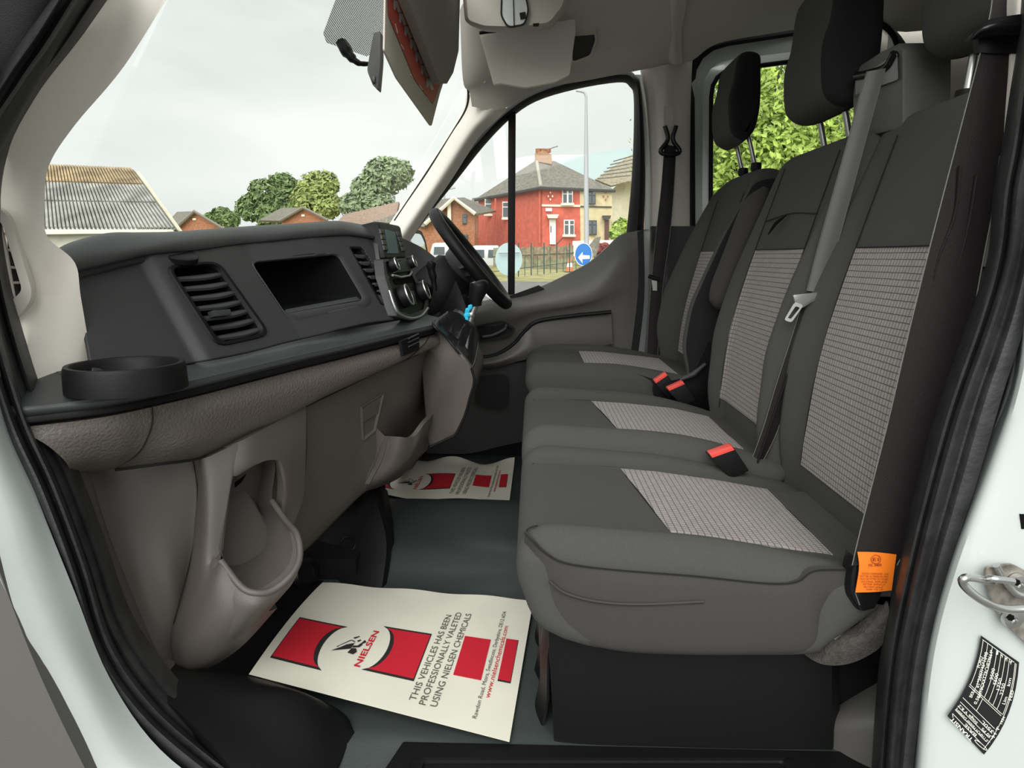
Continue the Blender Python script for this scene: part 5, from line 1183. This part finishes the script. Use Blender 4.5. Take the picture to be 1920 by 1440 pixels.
for cu_, mm in ((1032, M_cream), (1136, M_brick)):
    for du, dv in ((0, -7), (0, 6), (-4, 0), (4, 0)):
        poly('diamond_tile', [P(cu_+du, 368+dv-2.5, Yc+(0 if cu_ < 1100 else 1.6)), P(cu_+du+1.6, 368+dv, Yc+(0 if cu_ < 1100 else 1.6)), P(cu_+du, 368+dv+2.5, Yc+(0 if cu_ < 1100 else 1.6)), P(cu_+du-1.6, 368+dv, Yc+(0 if cu_ < 1100 else 1.6))], mm, hs_, th=V((0, .1, 0)), smooth=False)
for u in (929, 1012): tube('drain_pipe', [P(u, 372 if u < 950 else 355, YL-.3 if u < 950 else Yc-.1), P(u, 455, YL-.3 if u < 950 else Yc-.1)], .07, M_rend, hs_, n=5)
tube('door_step_rail', [P(1045, 457, Yc-1), P(1056, 445, Yc-1)], .03, M_dfr, hs_, n=4)
# pale house at right
h2 = thing('pale_gable_house', 'pale yellow rendered gable house at the right edge of the driver window', 'house')
poly('wall', [P(1147, 356, 58), P(1176, 330, 58), P(1260, 300, 60), P(1260, 490, 60), P(1147, 490, 58)], M_wrend, h2, th=V((0, .4, 0)), smooth=False)
poly('roof', [P(1116, 336, 56), P(1180, 292, 60), P(1290, 250, 63), P(1290, 330, 57), P(1176, 340, 56), P(1146, 348, 56)], mat('buff roof tiles', (.38, .34, .24), .9, var=.25, vscale=6), h2, th=V((0, .3, -.1)), smooth=False)
for k in range(6): tube('tile_course', [P(1120+k*6, 335-k*6.5, 55.9+k*.4), P(1290, 318-k*11, 56.4+k*.5)], .05, M_roof, h2, n=4)
# pale blue panel added behind the houses, standing in for a window reflection
h3 = thing('reflection', 'pale blue panel imitating a reflection on the driver window', 'reflection')
poly('roof', [P(1040, 303, 80), P(1120, 286, 80), P(1172, 278, 80), P(1300, 300, 80), P(1300, 490, 80), P(1060, 490, 80)], mat('pale blue reflection', (.46, .58, .60), .6), h3, th=V((0, 5, 0)), smooth=False)
# brown brick house behind the steering wheel
h4 = thing('brown_brick_house', 'brown brick gable house seen behind the steering wheel', 'house')
poly('gable_wall', [P(851, 372, 46), P(890, 402, 46), P(890, 500, 46), P(790, 500, 46), P(798, 420, 46)], M_brick, h4, th=V((0, .4, 0)), smooth=False)
poly('side_wall', [P(740, 408, 47), P(798, 418, 46), P(798, 520, 46), P(740, 520, 47)], M_brick, h4, th=V((0, .4, 0)), smooth=False)
poly('roof_slope', [P(851, 371, 45.5), P(795, 425, 45.5), P(700, 415, 50), P(822, 374, 54)], M_roof, h4, th=V((0, .3, -.1)), smooth=False)
poly('roof_slope', [P(851, 371, 45.5), P(892, 401, 45.5), P(930, 395, 54), P(870, 370, 54)], M_roof, h4, th=V((0, .3, -.1)), smooth=False)
tube('barge_board', [P(797, 420, 45.4), P(851, 371, 45.4), P(891, 401, 45.4)], .13, M_cream, h4, n=5)
tube('drain_pipe', [P(842, 378, 45.8), P(843, 430, 45.8)], .14, M_cream, h4, n=6)
winpx(h4, 867, 402, 875, 420, 45.9, frame=M_dfr, sill=False, mull=0); winpx(h4, 830, 402, 841, 416, 45.9, frame=M_dfr, sill=False, mull=0); winpx(h4, 864, 440, 877, 452, 45.9, frame=M_dfr, sill=False, mull=1)
h4b = thing('dark_roof_house', 'dark roofed brick house between the brown and the red house', 'house')
poly('wall', [P(885, 385, 60), P(905, 385, 60), P(905, 460, 60), P(885, 460, 60)], M_brick, h4b, th=V((0, 3, 0)), smooth=False)
poly('roof', [P(886, 371, 62), P(912, 369, 62), P(912, 392, 59), P(876, 393, 59)], M_roof, h4b, th=V((0, .3, -.1)), smooth=False)
# gable houses beyond the windscreen
def gable(u0, u1, ua, va, ve, Y, label, ul, name='brick_gable_house'):
    t = thing(name, label, 'house')
    poly('gable_wall', [P(ua, va+2, Y), P(u1, ve, Y), P(u1, 480, Y), P(u0, 480, Y), P(u0, ve, Y)], M_brick, t, th=V((0, .4, 0)), smooth=False)
    poly('roof_slope', [P(ua, va, Y-.3), P(u0-3, ve+2, Y-.3), P(ul, ve+1, Y+8), P((ul+ua)/2, va+1, Y+9)], M_roof, t, th=V((0, .3, -.15)), smooth=False)
    tube('barge_board', [P(u0-2, ve+1, Y-.4), P(ua, va, Y-.4), P(u1+3, ve+1, Y-.4)], .14, mat('grey barge', (.22, .2, .17), .8), t, n=5)
    poly('gable_vent', [P(ua-3, va+13, Y-.1), P(ua+3, va+13, Y-.1), P(ua+3, va+17, Y-.1), P(ua-3, va+17, Y-.1)], M_cream, t, th=V((0, .1, 0)))
gable(327, 420, 364, 396, 430, 60, 'low brick gable house beside the corrugated shed', 300)
gable(528, 612, 568, 389, 412, 62, 'brick gable house in front of the large trees', 485)
h5 = thing('tiled_roof_house', 'house with long brown tiled roof in front of the far pillar', 'house')
poly('roof', [P(645, 402, 62), P(748, 378, 62), P(735, 440, 58), P(610, 440, 58)], mat('brown roof tiles', (.30, .22, .17), .9, var=.2, vscale=5), h5, th=V((0, .4, -.2)), smooth=False)
poly('wall', [P(630, 436, 59), P(735, 436, 59), P(735, 480, 59), P(630, 480, 59)], M_brick, h5, th=V((0, .4, 0)), smooth=False)
# corrugated shed: three courses of corrugated sheet
shd = thing('corrugated_shed', 'stone shed with weathered corrugated roof left of the windscreen', 'shed')
tl_, tr_, br_, bl_ = P(40, 309, 27), P(246, 318, 27), P(326, 431, 22), P(30, 430, 22)
def cor_mat():
    m = mat('weathered fibre cement sheet', (.33, .33, .30), .95, var=.35, vscale=1.2); n = m.node_tree; return m
M_cor = cor_mat(); M_lich = mat('lichen stained sheet', (.34, .26, .15), .95, var=.4, vscale=1.5)
cuts = [0, .31, .62, 1.0]
for r in range(3):
    t0, t1 = cuts[r], cuts[r+1]+.015; N = 38*4; vs = []; fs = []
    nrm_ = (tr_-tl_).cross(bl_-tl_).normalized()
    if nrm_.z < 0: nrm_ = -nrm_
    for j in range(2):
        t = (t0, t1)[j]
        for i in range(N+1):
            s = i/N; p = (tl_*(1-s)+tr_*s)*(1-t)+(bl_*(1-s)+br_*s)*t; vs.append(p+nrm_*(.09*math.cos(i*math.pi/2+math.pi/4)+.05*j))
    for i in range(N): fs.append((i, i+1, N+2+i, N+1+i))
    o = mesh('roof_sheet', vs, fs, M_lich if r == 0 else M_cor, shd, smooth=False)
    s_ = o.modifiers.new('s', 'SOLIDIFY'); s_.thickness = .03
poly('fascia', [P(30, 430, 21.9), P(327, 430, 21.9), P(327, 436, 21.9), P(30, 440, 21.9)], M_cream, shd, th=V((0, .3, 0)), smooth=False)
poly('verge_board', [P(246, 317, 26.9), P(250, 318, 26.9), P(330, 430, 21.8), P(325, 432, 21.8)], M_roof, shd, th=V((0, .2, -.1)), smooth=False)
poly('stone_wall', [P(-40, 436, 22.2), P(326, 434, 22.2), P(326, 560, 22.2), P(-40, 560, 22.2)], mat('pale stone render', (.50, .50, .40), .95, var=.15, vscale=2), shd, th=V((0, .4, 0)), smooth=False)
poly('end_wall', [P(326, 434, 22.3), P(246, 320, 27), P(270, 560, 30)], M_wrend, shd, th=V((.2, .2, 0)), smooth=False)
# trees
M_leaf = [mat('mid green leaves', (.17, .25, .09), .8, var=.5, vscale=1.2), mat('yellow green leaves', (.32, .38, .12), .8, var=.4, vscale=1.2), mat('bright spring leaves', (.36, .50, .09), .6, var=.5, vscale=4)]  # greens of the windscreen trees paled to paint in haze on the glass
for m in M_leaf[2:]: m.node_tree.nodes['Principled BSDF'].inputs['Transmission Weight'].default_value = 0
M_bark = mat('brown bark', (.09, .07, .05), .95)
def tree(label, blobs, base, n, ls, m, name='leafy_tree', inner=True, group=None, trunk=.25, rs=1):
    t = thing(name, label, 'tree', group); random.seed(rs*31+5)
    vs = []; fs = []; tot = sum(r**2 for c, r in blobs)
    for c, r in blobs:
        for _ in range(int(n*r*r/tot)):
            d = V((random.gauss(0, 1), random.gauss(0, 1), random.gauss(0, 1))).normalized()
            rr = r*(.72+.36*random.random()**.7); rr *= 1+.18*pnoise(d*2.2+c*.3)
            p = c+V((d.x*rr, d.y*rr, d.z*rr*.88)); nrm_ = (d+V((random.gauss(0, .5), random.gauss(0, .5), random.gauss(0, .5)+.4))).normalized()
            s = nrm_.orthogonal().normalized(); q = nrm_.cross(s); a = random.random()*6.28; s, q = s*math.cos(a)+q*math.sin(a), q*math.cos(a)-s*math.sin(a)
            L = ls*(.6+.8*random.random()); k = len(vs)
            vs += [p-s*L, p-q*L*.45+nrm_*L*.1, p+s*L, p+q*L*.45+nrm_*L*.1]; fs.append((k, k+1, k+2, k+3))
    mesh('foliage', vs, fs, m, t, smooth=False)['kind'] = 'stuff'
    c = max(blobs, key=lambda b: b[1])[0]; tube('trunk', [V(base), V(base).lerp(c, .5), c], [trunk, trunk*.8, trunk*.4], M_bark, t)
    if inner:
        for cc, r in blobs[:5]: tube('branch', [V(base).lerp(c, .6), cc, cc+V((0, 0, r*.5))], [trunk*.4, trunk*.25, trunk*.1], M_bark, t, n=5)
    return t
def pb(u, v, Y, rpx): return (P(u, v, Y), rpx*Y/F)
tree('broad green tree behind the windscreen brick gables', [pb(500, 365, 80, 32), pb(470, 390, 80, 25), pb(530, 350, 82, 26), pb(548, 385, 78, 30), pb(505, 405, 78, 25)], (P(500, 430, 80).x, 80, .8), 5200, .30, M_leaf[0], rs=1)
tree('yellow green tree right of the broad green tree', [pb(590, 355, 78, 30), pb(610, 345, 78, 24), pb(575, 375, 77, 26), pb(615, 385, 77, 26)], (P(600, 430, 78).x, 78, .8), 4200, .30, M_leaf[1], rs=2)
tree('tall grey green tree beside the far windscreen pillar', [pb(720, 330, 74, 36), pb(690, 355, 74, 30), pb(745, 325, 75, 28), pb(665, 385, 74, 26), pb(705, 385, 73, 34)], (P(705, 430, 74).x, 74, .8), 5600, .30, mat('grey green leaves', (.28, .36, .20), .8, var=.4, vscale=1.2), rs=3)  # greyed green carries the same painted haze
tree('small dark bush tree beside the low brick gable', [pb(415, 405, 76, 17), pb(432, 412, 76, 16), pb(396, 410, 76, 12)], (P(415, 430, 76).x, 76, .8), 1600, .28, M_leaf[0], rs=4)
tree('bright green tree filling the rear side window', [(P(1450, 250, 7.5), 1.25), (P(1560, 200, 8.2), 1.4), (P(1380, 330, 7.2), .9), (P(1640, 330, 7.8), 1.4), (P(1420, 380, 7.6), .9), (P(1500, 330, 8.4), 1.3), (P(1380, 220, 9), .8), (P(1500, 480, 7.6), 1.2)], (P(1560, 400, 8).x, 8, -.65), 70000, .032, M_leaf[2], rs=5, trunk=.16)
tree('low shrub beside the pale gable house', [pb(1165, 425, 45, 14), pb(1158, 438, 45, 14)], (P(1163, 445, 45).x, 45, .4), 900, .22, M_leaf[2], name='garden_shrub', inner=False, rs=6)
tree('dark red shrub by the timber fence end', [pb(1120, 466, 40, 10), pb(1132, 464, 40, 9), pb(1108, 470, 40, 7)], (P(1120, 475, 40).x, 40, .1), 700, .15, mat('red leaves', (.30, .07, .06), .8, var=.4, vscale=3), name='red_shrub', inner=False, rs=7)
# lamp posts
lpst = thing('street_lamp', 'tall grey street lamp crossing the driver window', 'street lamp')
tube('post', [P(1100, 470, 30), P(1099, 330, 30), P(1099, 180, 30)], [.11, .10, .05], mat('galvanised grey', (.45, .47, .48), .5), lpst)
tube('arm', cr1([P(1099, 182, 30), P(1096, 174, 30), P(1088, 171, 30), P(1080, 170, 30)], 4), .05, MATS['galvanised grey'], lpst)
lps = thing('street_lamp', 'small distant street lamp above the brown brick house', 'street lamp')
tube('post', cr1([P(832, 490, 60), P(833, 380, 60), P(833, 362, 60), P(840, 353, 60)], 4), .09, MATS['galvanised grey'], lps)
poly('lamp_head', [P(838, 351, 60), P(852, 350, 60), P(853, 353, 60), P(840, 355, 60)], MATS['galvanised grey'], lps, th=V((0, .4, 0)))
# timber fence with posts
fn_ = thing('timber_fence', 'weathered timber board fence in front of the red house', 'fence')
A_, B_ = P(925, 466, 40), P(1076, 462, 38); Ab, Bb = P(925, 512, 40), P(1076, 500, 38); vs = []; fs = []
M_wood = mat('weathered green brown wood', (.22, .22, .14), .95, var=.4, vscale=5)
n = 42
for i in range(n):
    a = i/n; b = (i+.86)/n; h = .06*random.random(); of = V((0, .03*(i % 2), 0))
    q = [A_.lerp(B_, a)+V((0, 0, h)), A_.lerp(B_, b)+V((0, 0, h)), Ab.lerp(Bb, b), Ab.lerp(Bb, a)]; k = len(vs)
    vs += [p+of for p in q]+[p+of+V((0, .04, 0)) for p in q]; fs += [(k, k+3, k+2, k+1), (k+4, k+5, k+6, k+7), (k, k+1, k+5, k+4), (k+1, k+2, k+6, k+5), (k+3, k, k+4, k+7)]
mesh('fence_boards', vs, fs, M_wood, fn_, smooth=False)['kind'] = 'stuff'
tube('fence_rail', [A_.lerp(Ab, .3)+V((0, -.05, 0)), B_.lerp(Bb, .3)+V((0, -.05, 0))], .04, M_wood, fn_, n=4)
for s in (.1, .3, .5, .7, .9): tube('fence_post', [A_.lerp(B_, s)+V((0, -.1, .1)), Ab.lerp(Bb, s)+V((0, -.1, -.1))], .06, M_wood, fn_, n=5)
rl = thing('wire_fence', 'thin dark metal fence on the grass verge', 'fence')
for i in range(11):
    u = 960+i*12; tube('fence_post', [P(u, 455 if i % 2 else 480, 30), P(u, 520-i*1.2, 30)], .025 if i % 2 else .014, mat('dark green metal', (.05, .09, .07), .6) if i == 0 else MATS['dark green metal'], rl, n=4)
tube('fence_rail', [P(905, 512, 30), P(1085, 490, 30)], .015, MATS['dark green metal'], rl, n=4)
# road signs
sg = thing('arrow_sign', 'round blue road sign with white arrow pointing left', 'road sign')
cS = P(1094, 477, 20); rS = 19*20/F
def disc(c, rx, rz, th, m, par, nm): return poly(nm, [c+V((rx*math.cos(a), 0, rz*math.sin(a))) for a in [2*math.pi*i/28 for i in range(28)]], m, par, th=V((0, th, 0)))
disc(cS, rS*.86, rS*1.1, .02, M_wtxt, sg, 'sign_rim'); disc(cS+V((0, -.004, 0)), rS*.80, rS*1.03, .01, mat('signal blue', (.01, .17, .55), .4), sg, 'sign_face')
ar = [(-.62, -.45), (.0, .18), (-.02, -.12), (.7, -.14), (.7, -.42), (-.05, -.42), (.12, -.80), (-.10, -.98)]
ar = [(-.62, -.30), (-.1, .25), (-.1, -.06), (.72, -.10), (.72, -.42), (-.1, -.46), (-.1, -.85)]
poly('arrow', [cS+V((a*rS*.85, -.012, b*rS)) for a, b in ar], M_wtxt, sg, th=V((0, .006, 0)), smooth=False)
tube('sign_post', [cS+V((0, .04, rS)), V((cS.x, cS.y+.04, -.55))], .035, MATS['galvanised grey'], sg)
s2 = thing('round_sign_back', 'pale grey back of a round road sign behind the window bar', 'road sign')
disc(P(954, 486, 15), 25*15/F, 30*15/F, .02, mat('pale grey blue back', (.42, .56, .55), .4), s2, 'sign_plate')
tube('sign_bracket', [P(935, 474, 14.9), P(974, 473, 14.9)], .02, MATS['galvanised grey'], s2, n=5)
tube('sign_post', [P(954, 505, 15.1), P(954, 560, 15.1)], .035, MATS['galvanised grey'], s2, n=6)
cn = thing('traffic_cone', 'small orange and white traffic cone on the verge', 'traffic cone')
cb = P(1068, 501, 36); cb.z = gz(36)+.02; lathe('cone', cb, [(.22, 0), (.17, .16), (.10, .5), (.05, .72)], (0, 0, 1), mat('orange plastic', (.8, .18, .05), .5), cn, n=12)
lathe('white_sleeve', cb, [(.165, .24), (.11, .48)], (0, 0, 1), M_wfr, cn, n=12, cap=False); box('cone_base', cb, (.55, .55, .04), M_dfr, cn)
bd = thing('leaning_board', 'tilted grey board in the garden left of the pale house', 'board')
poly('board_panel', [P(1102, 463, 38), P(1116, 446, 38), P(1127, 443, 38), P(1118, 480, 38), P(1100, 490, 38)], M_roof, bd, th=V((0, .05, 0)), smooth=False)
gw = thing('garden_wall', 'low pale garden wall in front of the cream house', 'wall')
poly('wall_face', [P(1074, 452, 42), P(1150, 450, 42), P(1175, 470, 41), P(1074, 480, 41)], M_cream, gw, th=V((0, .4, 0)), smooth=False)
# parked vans/cars
def van(u0, u1, vt, vb, Y, label, nm='white_van', front=False):
    t = thing(nm, label, 'van')
    w = u1-u0; h = vb-vt
    poly('body', [P(u0, vb-h*.12, Y), P(u0+w*.02, vt+h*.35, Y), P(u0+w*.1, vt+h*.04, Y), P(u0+w*.2, vt, Y), P(u1-w*.04, vt, Y), P(u1, vt+h*.12, Y), P(u1, vb-h*.12, Y)], M_white, t, th=V((0, 2.0, 0)), bevel=.06)
    for a, b in ((.14, .5), (.62, .92)): poly('window', [P(u0+w*a, vt+h*.45, Y-.02), P(u0+w*(a+.02), vt+h*.16, Y-.02), P(u0+w*b, vt+h*.16, Y-.02), P(u0+w*b, vt+h*.45, Y-.02)], M_pane, t, th=V((0, .05, 0)))
    for a in (.2, .82): lathe('wheel', P(u0+w*a, vb-h*.12, Y), [(h*.14*Y/F, -.05), (h*.14*Y/F, .2)], (0, 1, 0), M_void, t, n=14)
    poly('number_plate', [P(u0+w*.68, vb-h*.28, Y-.03), P(u0+w*.9, vb-h*.28, Y-.03), P(u0+w*.9, vb-h*.2, Y-.03), P(u0+w*.68, vb-h*.2, Y-.03)], mat('yellow plate', (.7, .55, .05), .5) if front else M_wfr, t, th=V((0, .03, 0)))
van(880, 936, 460, 512, 42, 'white van parked beyond the timber fence seen through the steering wheel', front=True)
van(805, 862, 455, 505, 34, 'white car parked behind the steering wheel stalk', nm='white_car')
# driver's exterior mirror
em = thing('exterior_mirror', 'driver side exterior mirror in grey housing outside the far window', 'mirror')
mo = rpoly([(762, 440), (768, 430), (790, 432), (798, 450), (808, 500), (815, 530), (775, 530)], .25)
em_y = lambda u: 2.70+(u-762)*.0029
def pm(L, o=0): return [P(u, v, em_y(u)+o) for u, v in L]
mi = [V((785, 480))+(V(q)-V((785, 480)))*.86 for q in mo]
loops('mirror_housing', [pm(mo, .07), pm(mo), pm(mi, -.002)], M_dark, em, cap0=True)
poly('mirror_glass', pm(mi, -.001), mat('mirror glass', (.8, .85, .85), .02, 1), em, th=V((-.004, .003, 0)), smooth=False)
tube('mirror_arm', [P(785, 500, 2.78), V((P(785, 500, 2.78).x, 2.55, .66))], .03, M_dark, em)
# bonnet / wing outside windscreen is hidden by the dash
